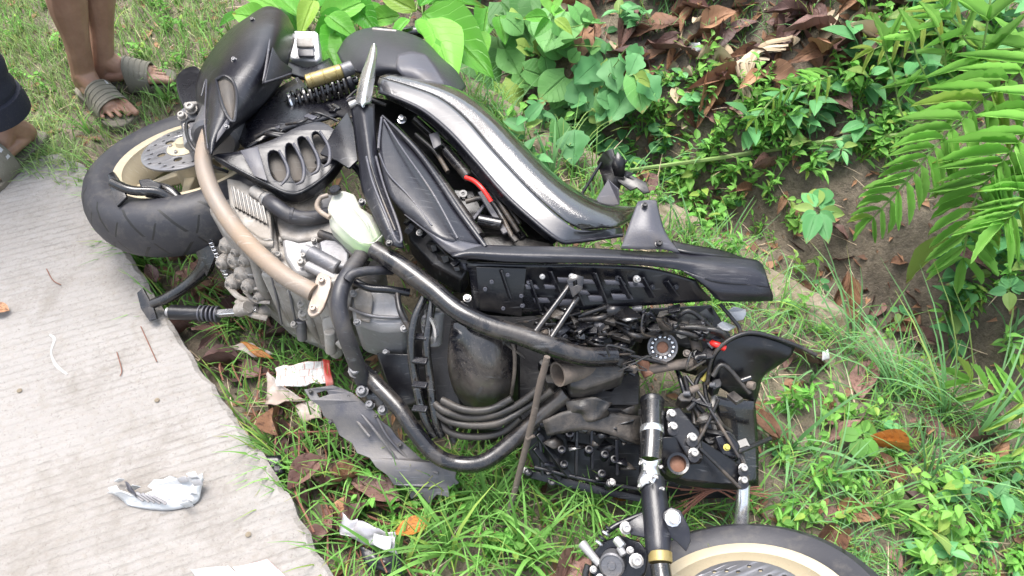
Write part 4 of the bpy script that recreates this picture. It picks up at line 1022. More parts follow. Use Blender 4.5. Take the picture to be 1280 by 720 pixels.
for i in range(104):
    x, y = random.uniform(676, 905), random.uniform(384, 478)
    if i > 80: x, y = random.uniform(850, 935), random.uniform(470, 570)
    elif y > 446 and x > 785: y -= 46
    if (abs(x - 820) < 46 and abs(y - 432) < 20) or (x > 880 and y < 440): x, y = 690 + (i * 37) % 90, 390 + (i * 17) % 46
    z = .33 - (y - 388) * .0009
    p = P(x, y, z)
    k = i % 4
    if k == 0: tube('cable', [p, P(x + random.uniform(12, 40), y + random.uniform(-14, 14), z + .015), P(x + random.uniform(40, 70), y + random.uniform(-20, 24), z - .02)], random.uniform(.003, .006), M['cable' if i % 12 else 'mudcable'], BIKE, 8)
    elif k == 1: bar('bracket', p, P(x + random.uniform(10, 28), y + random.uniform(-10, 10), z + .01), random.uniform(.01, .022), random.uniform(.004, .012), M[('plastic', 'plastic_dirty', 'plastic_mud')[i % 3]], BIKE)
    elif k == 2: prism('bracket', [P(x + 10 * math.cos(a) * random.uniform(.6, 1.3), y + 8 * math.sin(a) * random.uniform(.6, 1.3), z) for a in np.linspace(0, 5.2, 6)], 0.03, M[('plastic_dirty', 'plastic_mud', 'frame')[i % 3]], BIKE, 0, 0.002)
    else: cyl('bracket_pin', p, P(x + random.uniform(6, 14), y + random.uniform(-6, 6), z + .006), random.uniform(.005, .009), M[('frame', 'alloy_dark', 'mudpipe')[i % 3]], BIKE)
prism('wreck_core', [(690, 396, .26), (780, 386, .26), (890, 380, .25), (915, 420, .2), (880, 440, .18), (800, 418, .2), (770, 470, .2), (700, 450, .24)], 0.1, M['plastic_dirty'], BIKE)
bx = Vector((-0.15, -0.55, 0.8))
be = lathe('stem_bearing', P(828, 434, .27), bx, [(0.012, 0.0), (0.012, 0.012), (0.017, 0.015), (0.022, 0.010), (0.026, 0.014), (0.03, 0.014), (0.031, 0.0), (0.028, -0.05), (0.012, -0.05)], M['alloy_dark'], BIKE, 28, closed=True)
lathe('bearing_race', P(828, 434, .27) + bx.normalized() * 0.004, bx, [(0.00001, 0), (0.0115, 0), (0.0115, 0.004), (0.00001, 0.004)], M['rust'], be, 20)
for i in range(14):
    a = 2 * math.pi * i / 14; e1 = bx.orthogonal().normalized(); e2 = bx.normalized().cross(e1)
    c = P(828, 434, .27) + bx.normalized() * 0.012 + (e1 * math.cos(a) + e2 * math.sin(a)) * 0.0215
    lathe('bearing_ball', c - bx.normalized() * 0.0035, bx, [(0.00001, 0), (0.0026, 0.001), (0.0036, 0.0036), (0.0026, 0.0062), (0.00001, 0.0072)], M['steel'], be, 8)
lr = tube('linkage_rod', [(806, 464, .24), (822, 460, .245), (846, 456, .25), (876, 452, .25)], 0.0105, M['mudpipe'], BIKE, 12)
tube('linkage_rod', [(874, 456, .25), (872, 438, .26), (866, 418, .27), (862, 402, .28)], 0.011, M['mudpipe'], lr, 12)
cyl('linkage_knuckle', (802, 450, .25), (812, 470, .235), 0.012, M['rust'], lr)
bolt((871, 443, .265), 0.008, lr, M['bolt']); bolt((859, 441, .265), 0.006, lr, M['flange']); bolt((878, 444, .265), 0.005, lr, M['bolt'])
random.seed(5)
def shard(name, x, y, z, sx, sy, mat, seed, th=0.004):
    random.seed(seed)
    pts = [(x + sx * math.cos(a) * random.uniform(.65, 1.2), y + sy * math.sin(a) * random.uniform(.65, 1.2), z + random.uniform(-.008, .008)) for a in np.linspace(0, 2 * math.pi, 8)[:-1]]
    return plate(name, pts, mat, BIKE, th)
shard('broken_trim', 922, 392, .31, 15, 10, M['white_plastic'], 1); shard('broken_trim', 906, 408, .30, 12, 6, M['white_plastic'], 2)
shard('broken_trim', 853, 417, .30, 9, 6, M['alloy_pale'], 3); shard('broken_trim', 858, 400, .31, 22, 9, M['plastic_mud'], 4)
shard('broken_trim', 892, 424, .29, 9, 12, M['grey_plastic'], 6)
shard('broken_trim', 838, 392, .33, 20, 7, M['plastic_mud'], 8); shard('broken_trim', 884, 396, .31, 10, 14, M['plastic_dirty'], 9)
tube('red_connector', [(888, 428, .29), (896, 431, .295), (906, 435, .29)], 0.007, M['red'], BIKE, 8)
tube('wire_loom', [(900, 380, .33), (915, 398, .32), (925, 412, .31), (922, 430, .29)], 0.004, M['cable'], BIKE, 8)
for pts, m_ in (([(884, 462, .22), (872, 474, .22), (866, 500, .2), (868, 530, .19)], 'cable'), ([(880, 470, .22), (884, 500, .2), (898, 530, .19), (906, 550, .18)], 'cable'), ([(888, 462, .23), (892, 490, .21), (890, 520, .2), (896, 545, .19)], 'alloy_pale'), ([(856, 470, .23), (864, 498, .21), (884, 520, .2), (915, 552, .18), (932, 580, .17)], 'cable'), ([(846, 460, .22), (852, 480, .22), (862, 512, .2)], 'plastic'), ([(850, 470, .22), (858, 496, .21), (874, 520, .2), (878, 545, .19)], 'cable')):
    tube('wire_loom', pts, 0.0048, M[m_], BIKE, 8)
tube('yellow_wire', [(878, 476, .22), (886, 466, .23), (892, 458, .23)], 0.005, M['yellow'], BIKE, 8)

random.seed(101)
for i in range(90):
    x, y = random.uniform(668, 905), random.uniform(386, 470)
    if (abs(x - 826) < 34 and abs(y - 434) < 20) or (x > 790 and y > 448) or (x > 880 and y < 440) or (x < 735 and y > 440): continue
    z_ = .345 - (y - 386) * .001 + random.uniform(-.02, .02); k = random.choice((3, 4, 5)); s_ = random.uniform(6, 17); a0 = random.uniform(0, 6.28)
    pts = [(x + s_ * math.cos(a0 + 6.28 * q / k) * random.uniform(.4, 1.3), y + s_ * .7 * math.sin(a0 + 6.28 * q / k) * random.uniform(.4, 1.3), z_ + random.uniform(-.02, .02)) for q in range(k)]
    plate('torn_plastic', pts, M[('plastic', 'plastic_dirty', 'plastic_mud', 'plastic', 'gloss_plain', 'cover')[i % 6]], BIKE, 0.003, bevel=0)
for i in range(26):
    x, y = random.uniform(640, 870), random.uniform(392, 462)
    if abs(x - 826) < 30 and abs(y - 434) < 20 or (x < 735 and y > 440): continue
    tube('wire', [P(x, y, .34), P(x + random.uniform(-14, 20), y + random.uniform(-16, 10), .36), P(x + random.uniform(-20, 34), y + random.uniform(-10, 22), .34), P(x + random.uniform(-26, 40), y + random.uniform(-12, 26), .31)], random.uniform(.0012, .0026), M['cable'], BIKE, 6)

# ---- torn inner fender flap
fd = loft('inner_fender', [[(886, 476, .22), (892, 448, .27), (910, 428, .30), (936, 418, .31), (966, 424, .30), (994, 434, .28)], [(896, 482, .22), (906, 458, .26), (924, 442, .28), (946, 436, .29), (970, 440, .28), (988, 446, .27)], [(912, 492, .2), (920, 476, .23), (934, 462, .25), (952, 456, .25), (966, 456, .25), (972, 458, .24)], [(924, 498, .18), (932, 490, .2), (940, 484, .21), (946, 480, .21), (950, 476, .21), (954, 472, .21)], [(936, 500, .17), (940, 503, .17), (942, 505, .17), (944, 505, .17), (946, 500, .175), (948, 494, .18)]], M['plastic_dirty'], BIKE, 0.004, 5, 5)
tag(fd, 'torn black inner fender flap')
tube('fender_lip', [(884, 480, .225), (890, 448, .275), (908, 427, .305), (936, 416, .316), (968, 422, .306), (1000, 434, .285), (1020, 444, .27)], 0.0045, M['cable'], fd, 8)
loft('leg_shield', [[(892, 494, .2), (920, 500, .19), (944, 502, .18)], [(900, 550, .12), (925, 556, .11), (948, 556, .1)], [(912, 606, .05), (930, 610, .045), (948, 608, .04)]], M['gloss_plain'], BIKE, 0.005)

# ---- front lower tray with its ribs
fb = plate('front_tray', [(668, 520, .17), (700, 508, .18), (800, 512, .17), (912, 520, .15), (934, 610, .07), (915, 622, .06), (808, 624, .06), (672, 596, .07), (660, 560, .11)], M['plastic_dirty'], BIKE, 0.03)
plate('tray_edge', [(664, 588, .085), (740, 606, .078), (812, 622, .075), (812, 630, .07), (738, 616, .07), (662, 598, .075)], M['plastic'], fb, 0.02)
for i in (0, 1, 3, 4, 6, 8):
    x = 672 + i * 16
    bar('tray_rib', (x + (i * 7) % 5, 526 + i * 2 + (i * 13) % 17, .185 - ((i * 13) % 17) * .001), (x + 6 - (i * 5) % 9, 592 + i * 3.4 - (i * 11) % 23, .1 + ((i * 11) % 23) * .0012), 0.006, 0.02, M['plastic_dirty' if i % 2 else 'plastic'], fb, 0.001)
for i in (0, 3):
    tube('tray_rail', [(668, 530 + i * 18, .187 - i * .023), (735, 540 + i * 20, .18 - i * .024), (800, 552 + i * 20, .175 - i * .027)], 0.0045, M['plastic_mud' if i == 0 else 'plastic'], fb, 8)
for q in ((712, 540, .19), (736, 560, .17), (756, 566, .16), (768, 572, .15), (705, 578, .14), (762, 602, .12), (690, 600, .1), (702, 560, .17), (752, 590, .14), (660, 588, .1)): lathe('tray_boss', P(*q) - Vector((0, 0, .02)), (0, -.2, 1), [(0.00001, 0), (0.009, 0), (0.008, 0.024), (0.005, 0.025), (0.0045, 0.015), (0.00001, 0.015)], M['plastic'], fb, 12)
bolt((765, 603, .125), 0.006, fb, M['bolt']); bolt((657, 588, .1), 0.005, fb, M['bolt']); bolt((860, 598, .14), 0.007, fb, M['alloy_grey'])
loft('dusty_shield', [[(678, 526, .21), (720, 512, .225), (800, 520, .2)], [(684, 545, .19), (740, 538, .2), (800, 556, .18)]], M['plastic_mud'], fb, 0.005)
for a_, b_ in (((668, 560, .15), (700, 600, .1)), ((672, 542, .18), (712, 596, .11)), ((830, 600, .13), (905, 560, .16))):
    bar('tray_brace', a_, b_, 0.012, 0.008, M['plastic_dirty'], fb)

random.seed(202)
for i in range(44):
    x, y = random.uniform(664, 915), random.uniform(512, 604)
    if 796 < x < 880: continue
    z_ = .2 - (y - 512) * .0011 + random.uniform(0, .02); k = random.choice((3, 4, 5)); s_ = random.uniform(7, 20); a0 = random.uniform(0, 6.28)
    pts = [(x + s_ * math.cos(a0 + 6.28 * q / k) * random.uniform(.4, 1.4), y + s_ * .6 * math.sin(a0 + 6.28 * q / k) * random.uniform(.4, 1.3), z_ + random.uniform(-.015, .015)) for q in range(k)]
    plate('torn_plastic', pts, M[('plastic', 'plastic_dirty', 'plastic_mud', 'gloss_plain')[i % 4]], fb, 0.003, bevel=0)

# ---- fork and clamps
fk = empty('front_fork', P(815, 600, .2), BIKE)
lg = tube('fork_tube', [(815, 506, .26), (815, 520, .262), (815, 545, .262), (813, 576, .258)], [.0225, .0215, .0215, .0215], M['gloss_plain'], fk, 24, 4)
lathe('fork_collar', P(815, 538, .262), P(815, 545, .262) - P(815, 520, .262), [(0.0218, -0.006), (0.0228, -0.004), (0.0228, 0.006), (0.0218, 0.008)], M['steel'], fk, 24, closed=True)
lathe('fork_cap', P(815, 506, .26), P(815, 500, .26) - P(815, 520, .262), [(0.0225, 0.0), (0.024, 0.004), (0.024, 0.01), (0.018, 0.016), (0.00001, 0.017)], M['plastic_dirty'], fk, 20)
loft('torn_casting', [[(799, 572, .275), (812, 577, .285), (827, 573, .275)], [(802, 586, .272), (812, 588, .28), (824, 587, .272)], [(797, 600, .268), (811, 597, .28), (829, 602, .268)], [(799, 612, .262), (812, 604, .276), (830, 617, .262)]], M['steel'], fk, 0.006, 3, 3)
for i in range(7): shard('torn_metal', (801, 826, 800, 828, 806, 820, 814)[i], (578, 583, 606, 610, 588, 595, 602)[i], .285, 3.2, 3, M['bolt'], 30 + i, 0.003)
tube('fork_leg', [(816, 598, .255), (818, 625, .252), (821, 655, .25), (823, 684, .248), (824, 694, .247)], [.0205, .0235, .0235, .0225, .02], M['cover'], fk, 24, 4)
lathe('gold_seal', P(825, 690, .25), P(826, 712, .246) - P(825, 690, .25), [(0.0195, 0.0), (0.0205, 0.001), (0.0205, 0.017), (0.0195, 0.018)], M['gold'], fk, 28, closed=True)
tube('axle_holder', [(825, 706, .247), (828, 726, .243), (834, 752, .24)], [.0175, .018, .02], M['gloss_plain'], fk, 20, 4)
plate('axle_clamp', [(829, 640, .275), (838, 634, .28), (851, 638, .28), (862, 660, .27), (864, 676, .26), (858, 690, .25), (846, 678, .255), (832, 668, .26), (826, 656, .268)], M['cover'], fk, 0.02, bevel=0.002)
bolt((842, 648, .287), 0.0105, fk, M['steel'])
tube('fork_tube', [(929, 606, .13), (928, 632, .11), (926, 662, .07)], 0.0135, M['steel'], fk, 20, 4)
cl = prism('triple_clamp', [(806, 560, .24), (830, 545, .25), (868, 544, .24), (905, 566, .2), (934, 586, .17), (934, 606, .15), (900, 604, .16), (860, 600, .2), (828, 590, .22)], 0.03, M['plastic_dirty'], BIKE, 1)
lathe('stem_socket', P(847, 580, .245), (0, -.3, 1), [(0.015, -0.02), (0.0155, 0.004), (0.0205, 0.006), (0.022, 0.0), (0.0225, -0.03)], M['frame'], cl, 24)
lathe('stem_core', P(847, 580, .235), (0, -.3, 1), [(0.00001, 0.002), (0.0148, 0.0), (0.0148, -0.01), (0.00001, -0.01)], M['rust'], cl, 24)
for q, r in (((840, 517, .26), .007), ((842, 533, .258), .007), ((866, 547, .25), .0075), ((868, 566, .245), .0075), ((930, 585, .185), .007), ((930, 600, .175), .007)):
    c = V(q); lathe('clamp_boss', c - Vector((0, 0, .02)), (-.05, -.35, 1), [(0.00001, 0), (r * 1.5, 0), (r * 1.45, 0.016), (0.00001, 0.017)], M['plastic'], cl, 16); bolt(q, r, cl, M['bolt'])
prism('clamp_arm', [(832, 510, .25), (850, 508, .25), (876, 540, .235), (880, 572, .23), (862, 574, .235), (846, 548, .245), (834, 542, .25)], 0.03, M['plastic_dirty'], cl)
for pts in ([(858, 470, .24), (880, 500, .24), (905, 540, .22), (924, 572, .2)], [(874, 560, .24), (895, 580, .22), (925, 610, .19)], [(898, 500, .22), (884, 530, .23), (870, 556, .24)], [(905, 540, .2), (925, 570, .18), (935, 600, .16)]):
    tube('wire_loom', pts, 0.0035, M['cable'], BIKE, 8)
prism('horn', [(893, 545, .21), (912, 540, .21), (926, 556, .2), (922, 572, .19), (902, 570, .19)], 0.04, M['plastic'], BIKE, 1); bolt((909, 559, .22), 0.005, BIKE, M['yellow'])

# ---- front brake caliper
fc = prism('front_caliper', [(742, 690, .20), (752, 676, .21), (776, 668, .22), (800, 676, .23), (812, 690, .23), (808, 716, .2), (790, 735, .18), (752, 738, .17), (738, 716, .18)], 0.05, M['plastic'], BIKE, 1, 0.004)
ca = Vector((-.25, -.6, .75))
lathe('caliper_cap', P(765, 706, .215), ca, [(0.00001, -0.02), (0.0225, -0.02), (0.0225, 0.004), (0.0195, 0.007), (0.0185, 0.005), (0.008, 0.0055), (0.007, 0.0075), (0.00001, 0.0075)], M['alloy_dark'], fc, 32)
bolt((783, 660, .245), 0.0085, fc, M['bolt']); bolt((796, 701, .245), 0.0095, fc, M['bolt'])
cyl('bleed_nipple', (770, 674, .235), (779, 684, .24), 0.008, M['steel'], fc); cyl('bleed_nipple', (774, 684, .235), (780, 694, .235), 0.0065, M['alloy_grey'], fc)
tube('caliper_pin', [(728, 680, .19), (738, 692, .195), (750, 706, .2)], [.009, .0075, .0065], M['alloy_grey'], fc, 14)
for i in range(4): cyl('pin_boot', (748 + i * 4, 680 - i * 6, .215 + i * .003), (750 + i * 4, 677 - i * 6, .217 + i * .003), 0.0085, M['plastic' if i % 2 else 'steel'], fc)
plate('caliper_arm', [(786, 652, .245), (806, 640, .25), (812, 664, .25), (808, 672, .245), (788, 668, .24)], M['cover'], fc, 0.012)
tube('brake_hose', [(812, 640, .24), (790, 648, .23), (768, 658, .225), (756, 668, .22)], 0.0055, M['plastic'], fc, 10)
tube('brake_hose', [(735, 706, .19), (732, 722, .18), (742, 745, .17)], 0.006, M['cable'], fc, 10)
for q in ((750, 722, .205), (742, 712, .2), (788, 688, .24)): bolt(q, 0.005, fc, M['bolt'])

# ================================================================== two bystanders (the photo shows their legs)
def blob(parts):
    """overlapping tapered limbs in one mesh; a voxel remesh fuses them into one continuous skin"""
    V_, F_ = [], []
    for pts, rad, flat in parts:
        cv = crom([(*Vector(p), r) for p, r in zip(pts, rad)], 4)
        pv = [Vector(c[:3]) for c in cv]; rr = [max(.003, c[3]) for c in cv]
        d0 = (pv[0] - pv[1]).normalized(); d1 = (pv[-1] - pv[-2]).normalized()
        pv = [pv[0] + d0 * rr[0] * .85, pv[0] + d0 * rr[0] * .5] + pv + [pv[-1] + d1 * rr[-1] * .5, pv[-1] + d1 * rr[-1] * .85]
        rr = [rr[0] * .35, rr[0] * .82] + rr + [rr[-1] * .82, rr[-1] * .35]
        v, f = tube_geo(pv, rr, 14, True, flat)
        k = len(V_); V_ += v; F_ += [tuple(i + k for i in q) for q in f]
    return V_, F_

def person(feet, label, lower, long_trousers, shirt_mat, body_dir, shift=(0, 0, 0)):
    """feet: (ankle point, toe direction, side) for each foot; z of ankle point = height of ankle"""
    mid = (feet[0][0] + feet[1][0]) / 2; g = min(f[0].z for f in feet) - 0.11
    fw = Vector((body_dir[0], body_dir[1], 0)).normalized(); rt = Vector((fw.y, -fw.x, 0))
    root = empty('person', (mid.x, mid.y, g)); tag(root, label, 'person')
    hip = Vector((mid.x, mid.y, g + 0.88)) - fw * 0.02 + Vector(shift)
    parts, lim = [], []
    for a, td, side in feet:
        t = Vector((td[0], td[1], 0)).normalized(); s = Vector((t.y, -t.x, 0)); z0 = a.z - 0.085       # top of the sole
        inner = -side
        h = hip + rt * (0.09 * side)
        knee = a.lerp(h, 0.49) + fw * 0.03 + Vector((0, 0, 0.0))
        c1 = a.lerp(knee, 0.3) - fw * 0.004; c2 = a.lerp(knee, 0.62) - fw * 0.016
        leg = [a + Vector((0, 0, 0.0)), c1, c2, knee, knee.lerp(h, .5), h]
        parts.append((leg, [.034, .037, .054, .052, .068, .086], 1.0)); lim.append(leg)
        gz = lambda dx, dy, dz: Vector((a.x, a.y, z0)) + t * dx + s * dy + Vector((0, 0, dz))
        parts.append(([a, gz(-.025, 0, .05), gz(-.038, 0, .03)], [.034, .034, .031], 1.0))
        parts.append(([gz(-.02, 0, .03), gz(.05, .0, .034), gz(.085, 0.004 * side, .028), gz(.108, .006 * side, .021)], [.031, .034, .036, .031], 0.75))
        parts.append(([a + t * .008, gz(.042, 0, .052), gz(.09, -.004 * side, .034)], [.033, .026, .02], 1.0))
        for k in range(5):
            dy = inner * (0.034 - 0.0185 * k); L = (0.082, .078, .071, .062, .05)[k]; r = (.012, .0078, .0074, .0072, .0072)[k]
            x0 = .104 - .006 * k
            parts.append(([gz(x0, dy, .018), gz(x0 + L * .55, dy * 1.03, .019), gz(x0 + L, dy * 1.03, .012)], [r * 1.1, r, r * .92], 0.9))
            nv = [gz(x0 + L * .8, dy * 1.03 - r * .6, .0125 + r * .75), gz(x0 + L * .8, dy * 1.03 + r * .6, .0125 + r * .75), gz(x0 + L + r * .55, dy * 1.03 + r * .45, .0115 + r * .45), gz(x0 + L + r * .55, dy * 1.03 - r * .45, .0115 + r * .45)]
            plate('toenail', nv, M['nail'], root, 0.002, bevel=0)
        # slide sandal
        sd_ = empty('sandal', gz(.05, 0, 0), root)
        ol = [(-.085, 0), (-.078, .026), (-.05, .036), (0, .036), (.06, .04), (.11, .05), (.155, .05), (.185, .034), (.195, .008), (.188, -.022), (.165, -.043), (.11, -.046), (.05, -.038), (0, -.035), (-.05, -.034), (-.078, -.026)]
        prism('sole', [gz(x, y * -inner, 0.002) for x, y in ol], 0.026, M['rubber_sole'], sd_, 2, 0.004)
        rows = []
        for x, hh in ((.056, .084), (.078, .073), (.102, .059), (.124, .048)):
            rows.append([gz(x, -.049, -.012), gz(x, -.05, .02), gz(x, -.036, hh * .8), gz(x, 0, hh), gz(x, .036, hh * .8), gz(x, .05, .02), gz(x, .049, -.012)])
        loft('strap', rows, M['rubber_olive'], sd_, 0.005, 4, 3, bevel=0.001)
        for i in range(5):
            x = .062 + i * .0135; hh = .0805 - i * .0075
            tube('strap_rib', [gz(x, -.049, .02), gz(x, -.037, hh * .8 + .001), gz(x, 0, hh + .0015), gz(x, .037, hh * .8 + .001), gz(x, .049, .02)], 0.0012, M['rubber_olive'], sd_, 6)
        if side * (1 if not long_trousers else -1) > 0:
            plate('strap_label', [gz(.064, -.047, .044), gz(.076, -.047, .042), gz(.076, -.03, .068), gz(.064, -.03, .074)], M['white_plastic'], sd_, 0.003)
    sh = hip + Vector((0, 0, .5)); nk = hip + Vector((0, 0, .60)); hdp = hip + Vector((0, 0, .73)) + fw * .03
    parts.append(([hip, hip + Vector((0, 0, .12)), hip + Vector((0, 0, .3)), sh], [.13, .125, .14, .12], .75))
    parts.append(([nk - Vector((0, 0, .08)), nk, hdp], [.06, .055, .06], 1.0))
    parts.append(([hdp - Vector((0, 0, .045)), hdp + Vector((0, 0, .03)), hdp + Vector((0, 0, .075))], [.062, .08, .07], 1.1))
    parts.append(([hdp + fw * .08, hdp + fw * .1 - Vector((0, 0, .02))], [.01, .014], 1.0))
    for sgn in (-1, 1):
        sp_ = sh + rt * (.16 * sgn) + Vector((0, 0, .03)); el = sp_ + rt * (.05 * sgn) - Vector((0, 0, .29)); wr = el + fw * .08 - Vector((0, 0, .24))
        parts.append(([sh + rt * (.06 * sgn) + Vector((0, 0, .03)), sp_, sp_.lerp(el, .5), el, el.lerp(wr, .4), wr], [.06, .055, .045, .038, .036, .026], 1.0))
        parts.append(([wr, wr + fw * .015 - Vector((0, 0, .08))], [.028, .034], .6))
        for k in range(4):
            b0 = wr + fw * (.04 - .018 * k) - Vector((0, 0, .1)); parts.append(([b0, b0 + fw * .004 - Vector((0, 0, .04)), b0 - rt * (.012 * sgn) - Vector((0, 0, .07))], [.009, .0085, .0075], 1.0))
        parts.append(([wr + fw * .03 - Vector((0, 0, .03)), wr + fw * .055 - Vector((0, 0, .07)), wr + fw * .055 - rt * (.01 * sgn) - Vector((0, 0, .1))], [.012, .01, .009], 1.0))
        parts.append(([hdp + rt * (.078 * sgn), hdp + rt * (.083 * sgn) - Vector((0, 0, .03))], [.016, .012], 1.0))
    v, f = blob(parts)
    body = mobj('body', v, f, M['skin'], root, sm=180)
    m = body.modifiers.new('fuse', 'REMESH'); m.mode = 'VOXEL'; m.voxel_size = 0.003; m.use_smooth_shade = True
    m = body.modifiers.new('soften', 'SMOOTH'); m.factor = 0.5; m.iterations = 3
    # clothes
    tv, tf = [], []
    for leg in lim:
        if long_trousers: pts = [leg[0] + Vector((0, 0, .055)), leg[1] , leg[2], leg[3], leg[4], leg[5] + Vector((0, 0, .03))]; rad = [.078, .08, .084, .086, .098, .115]
        else: pts = [leg[3] + Vector((0, 0, .02)), leg[4], leg[5] + Vector((0, 0, .03))]; rad = [.092, .1, .115]
        cv = crom([(*p, r) for p, r in zip(pts, rad)], 6)
        pv = [Vector(c[:3]) for c in cv]; rr = [c[3] + .004 * math.sin(i * 2.1) for i, c in enumerate(cv)]
        vv, ff = tube_geo(pv, rr, 20, False); k = len(tv); tv += vv; tf += [tuple(i + k for i in q) for q in ff]
        if long_trousers:
            d = (leg[1] - leg[0]).normalized()
            lathe('trouser_cuff', pts[0] - d * .012, d, [(.077, 0), (.086, 0.002), (.089, .03), (.087, .062), (.079, .066)], lower, root, 28, ref=fw)
    tr = mobj('trousers' if long_trousers else 'shorts', tv, tf, lower, root, sm=180, solid=0.004)
    pv = [hip - Vector((0, 0, .02)), hip + Vector((0, 0, .15)), hip + Vector((0, 0, .34)), sh + Vector((0, 0, .03)), sh + Vector((0, 0, .07))]
    vv, ff = tube_geo([Vector(c) for c in crom(pv, 5)], [float(x[0]) for x in crom([(.155,), (.15,), (.16,), (.14,), (.075,)], 5)], 24, False, .8)
    mobj('shirt', vv, ff, shirt_mat, root, sm=180, solid=0.004)
    hv, hf = blob([([hdp + Vector((0, 0, .03)) - fw * .02, hdp + Vector((0, 0, .085)) - fw * .005], [.086, .08], 1.1)])
    mobj('hair', hv, hf, M['cable'], root, sm=180)
    return root

M['shirt'] = surf('grey_cotton', (0.2, 0.21, 0.23), 0.85, amt=0.05, bump=0.5, bscale=600, scratch=False)
def foot_at(ank, toe, z, side):
    a = P(ank[0], ank[1], z); b = P(toe[0], toe[1], z - .07)
    return (a, (b - a), side)
person([foot_at((104, 91), (150, 142), .11, 1), foot_at((128, 74), (186, 94), .11, -1)], 'person standing in olive slide sandals with bare brown shins', M['shorts'], False, M['shirt'], (.8, -.5), (.2, .08, 0))
person([foot_at((8, 158), (-6, 208), .15, -1), foot_at((-80, 150), (-100, 200), .15, 1)], 'person in dark rolled trousers and sandals at the road edge', M['denim'], True, M['shirt'], (-.1, -1))

# ================================================================== debris
def thing(o, label, cat, group=None): return tag(o, label, cat, group)

zp = lambda x, y: .175 - (y - 484) * .00088 + .008 * math.sin(x * .07)
PO = [(380, 487), (396, 485), (415, 481), (430, 486), (441, 491), (452, 501), (466, 512), (476, 526), (488, 535), (496, 546), (512, 560), (528, 574), (548, 579), (571, 587), (569, 598), (574, 604), (560, 610), (563, 622), (546, 618), (536, 630), (526, 618), (514, 624), (508, 610), (492, 606), (484, 594), (470, 584), (462, 572), (446, 566), (440, 554), (424, 544), (418, 530), (404, 520), (400, 508), (388, 500)]
lp = plate('fairing_panel', [(x, y, zp(x, y)) for x, y in PO], M['panel_grey'], None, 0.004, [[(x, y, zp(x, y)) for x, y in ((396, 491), (408, 488), (411, 493), (399, 497))]])
thing(lp, 'long torn dark grey fairing panel lying in the grass below the engine', 'panel')
for q in ((388, 489, .172), (413, 527, .138), (436, 496, .168), (470, 520, .145), (500, 556, .118), (518, 596, .062), (432, 512, .158)): bolt((q[0], q[1], zp(q[0], q[1]) + .003), 0.004, lp, M['cable'])
for pts in ([(412, 500), (440, 520), (462, 546)], [(470, 520), (486, 548), (516, 578), (548, 592)], [(430, 500), (446, 512), (470, 540), (500, 580)]): tube('panel_rib', [(x, y, zp(x, y) + .002) for x, y in pts], 0.003, M['panel_grey'], lp, 6)

stk = tube('stick', [(684, 446, .39), (680, 462, .365), (674, 484, .33), (666, 524, .26), (650, 588, .14), (638, 634, .055), (628, 668, 0.0)], [.006, .0066, .0066, .0066, .0064, .006, .005], M['wood'], None, 10, 6)
thing(stk, 'straight brown stick leaning on the wrecked motorcycle', 'stick')
tube('knot', [(660, 548, .218), (664, 546, .224), (668, 545, .228)], [.0065, .0045, .003], M['wood'], stk, 8)

def mk_lens():
    t = NT('clear_cracked_lens'); t.set('Base Color', (0.72, 0.73, 0.74)); t.set('Roughness', 0.15)
    t.b.inputs['Transmission Weight'].default_value = 0.3; t.b.inputs['IOR'].default_value = 1.35
    v = t.new('ShaderNodeTexVoronoi', Scale=60.0); v.feature = 'DISTANCE_TO_EDGE'; t.l.new(t.tc.outputs['Object'], v.inputs['Vector'])
    t.l.new(t.bump(v.outputs['Distance'], 0.6, 0.004), t.b.inputs['Normal']); return t.m
M['lens'] = mk_lens()
bl = empty('headlight_fragment', P(195, 625, SLAB_Z)); thing(bl, 'broken white headlight fragment lying on the concrete road', 'debris')
z = SLAB_Z
loft('lens_shell', [[(134, 616, z + .012), (148, 622, z + .004), (160, 632, z + .003)], [(150, 614, z + .03), (164, 622, z + .02), (180, 636, z + .004)], [(172, 620, z + .028), (192, 626, z + .022), (208, 638, z + .004)], [(208, 606, z + .032), (222, 618, z + .026), (232, 634, z + .005)], [(236, 598, z + .035), (242, 610, z + .026), (248, 626, z + .006)], [(253, 592, z + .04), (254, 600, z + .03), (252, 612, z + .012)]], M['lens'], bl, 0.0025, 4, 3)
plate('reflector', [(184, 608, z + .03), (192, 600, z + .04), (204, 599, z + .036), (212, 595, z + .044), (226, 598, z + .04), (236, 596, z + .046), (240, 606, z + .03), (232, 616, z + .024), (222, 612, z + .03), (212, 624, z + .016), (198, 622, z + .02), (194, 614, z + .03)], M['white_plastic'], bl, 0.002)
random.seed(15)
for i in range(11):
    x, y = random.uniform(140, 250), random.uniform(600, 634); s_ = random.uniform(4, 12)
    plate('lens_splinter', [(x - s_, y + random.uniform(-2, 2), z + random.uniform(.008, .03)), (x + random.uniform(-2, 3), y - s_ * .5, z + random.uniform(.015, .045)), (x + s_, y - random.uniform(-2, 3), z + random.uniform(.008, .03)), (x + random.uniform(-3, 3), y + s_ * .35, z + .006)], M['lens' if i % 2 else 'white_plastic'], bl, 0.002)
for i in range(5): bar('reflector_fin', (163 + i * 7, 614 + i * 1.5, z + .034), (180 + i * 7, 626 + i, z + .024), 0.006, 0.003, M['alloy_dark'], bl, 0.0005)
loft('lens_lip', [[(156, 602, z + .045), (160, 606, z + .047), (162, 612, z + .044)], [(160, 614, z + .036), (168, 618, z + .036), (172, 624, z + .03)]], M['grey_plastic'], bl, 0.003)
for i, (x, y) in enumerate(((246, 604), (240, 594), (228, 600), (142, 612))): shard_o = plate('lens_shard', [(x - 8, y - 2, z + .045), (x + 3, y - 5, z + .052), (x + 8, y + 2, z + .046), (x - 3, y + 4, z + .04)], M['white_plastic' if i % 2 else 'alloy_grey'], bl, 0.002)

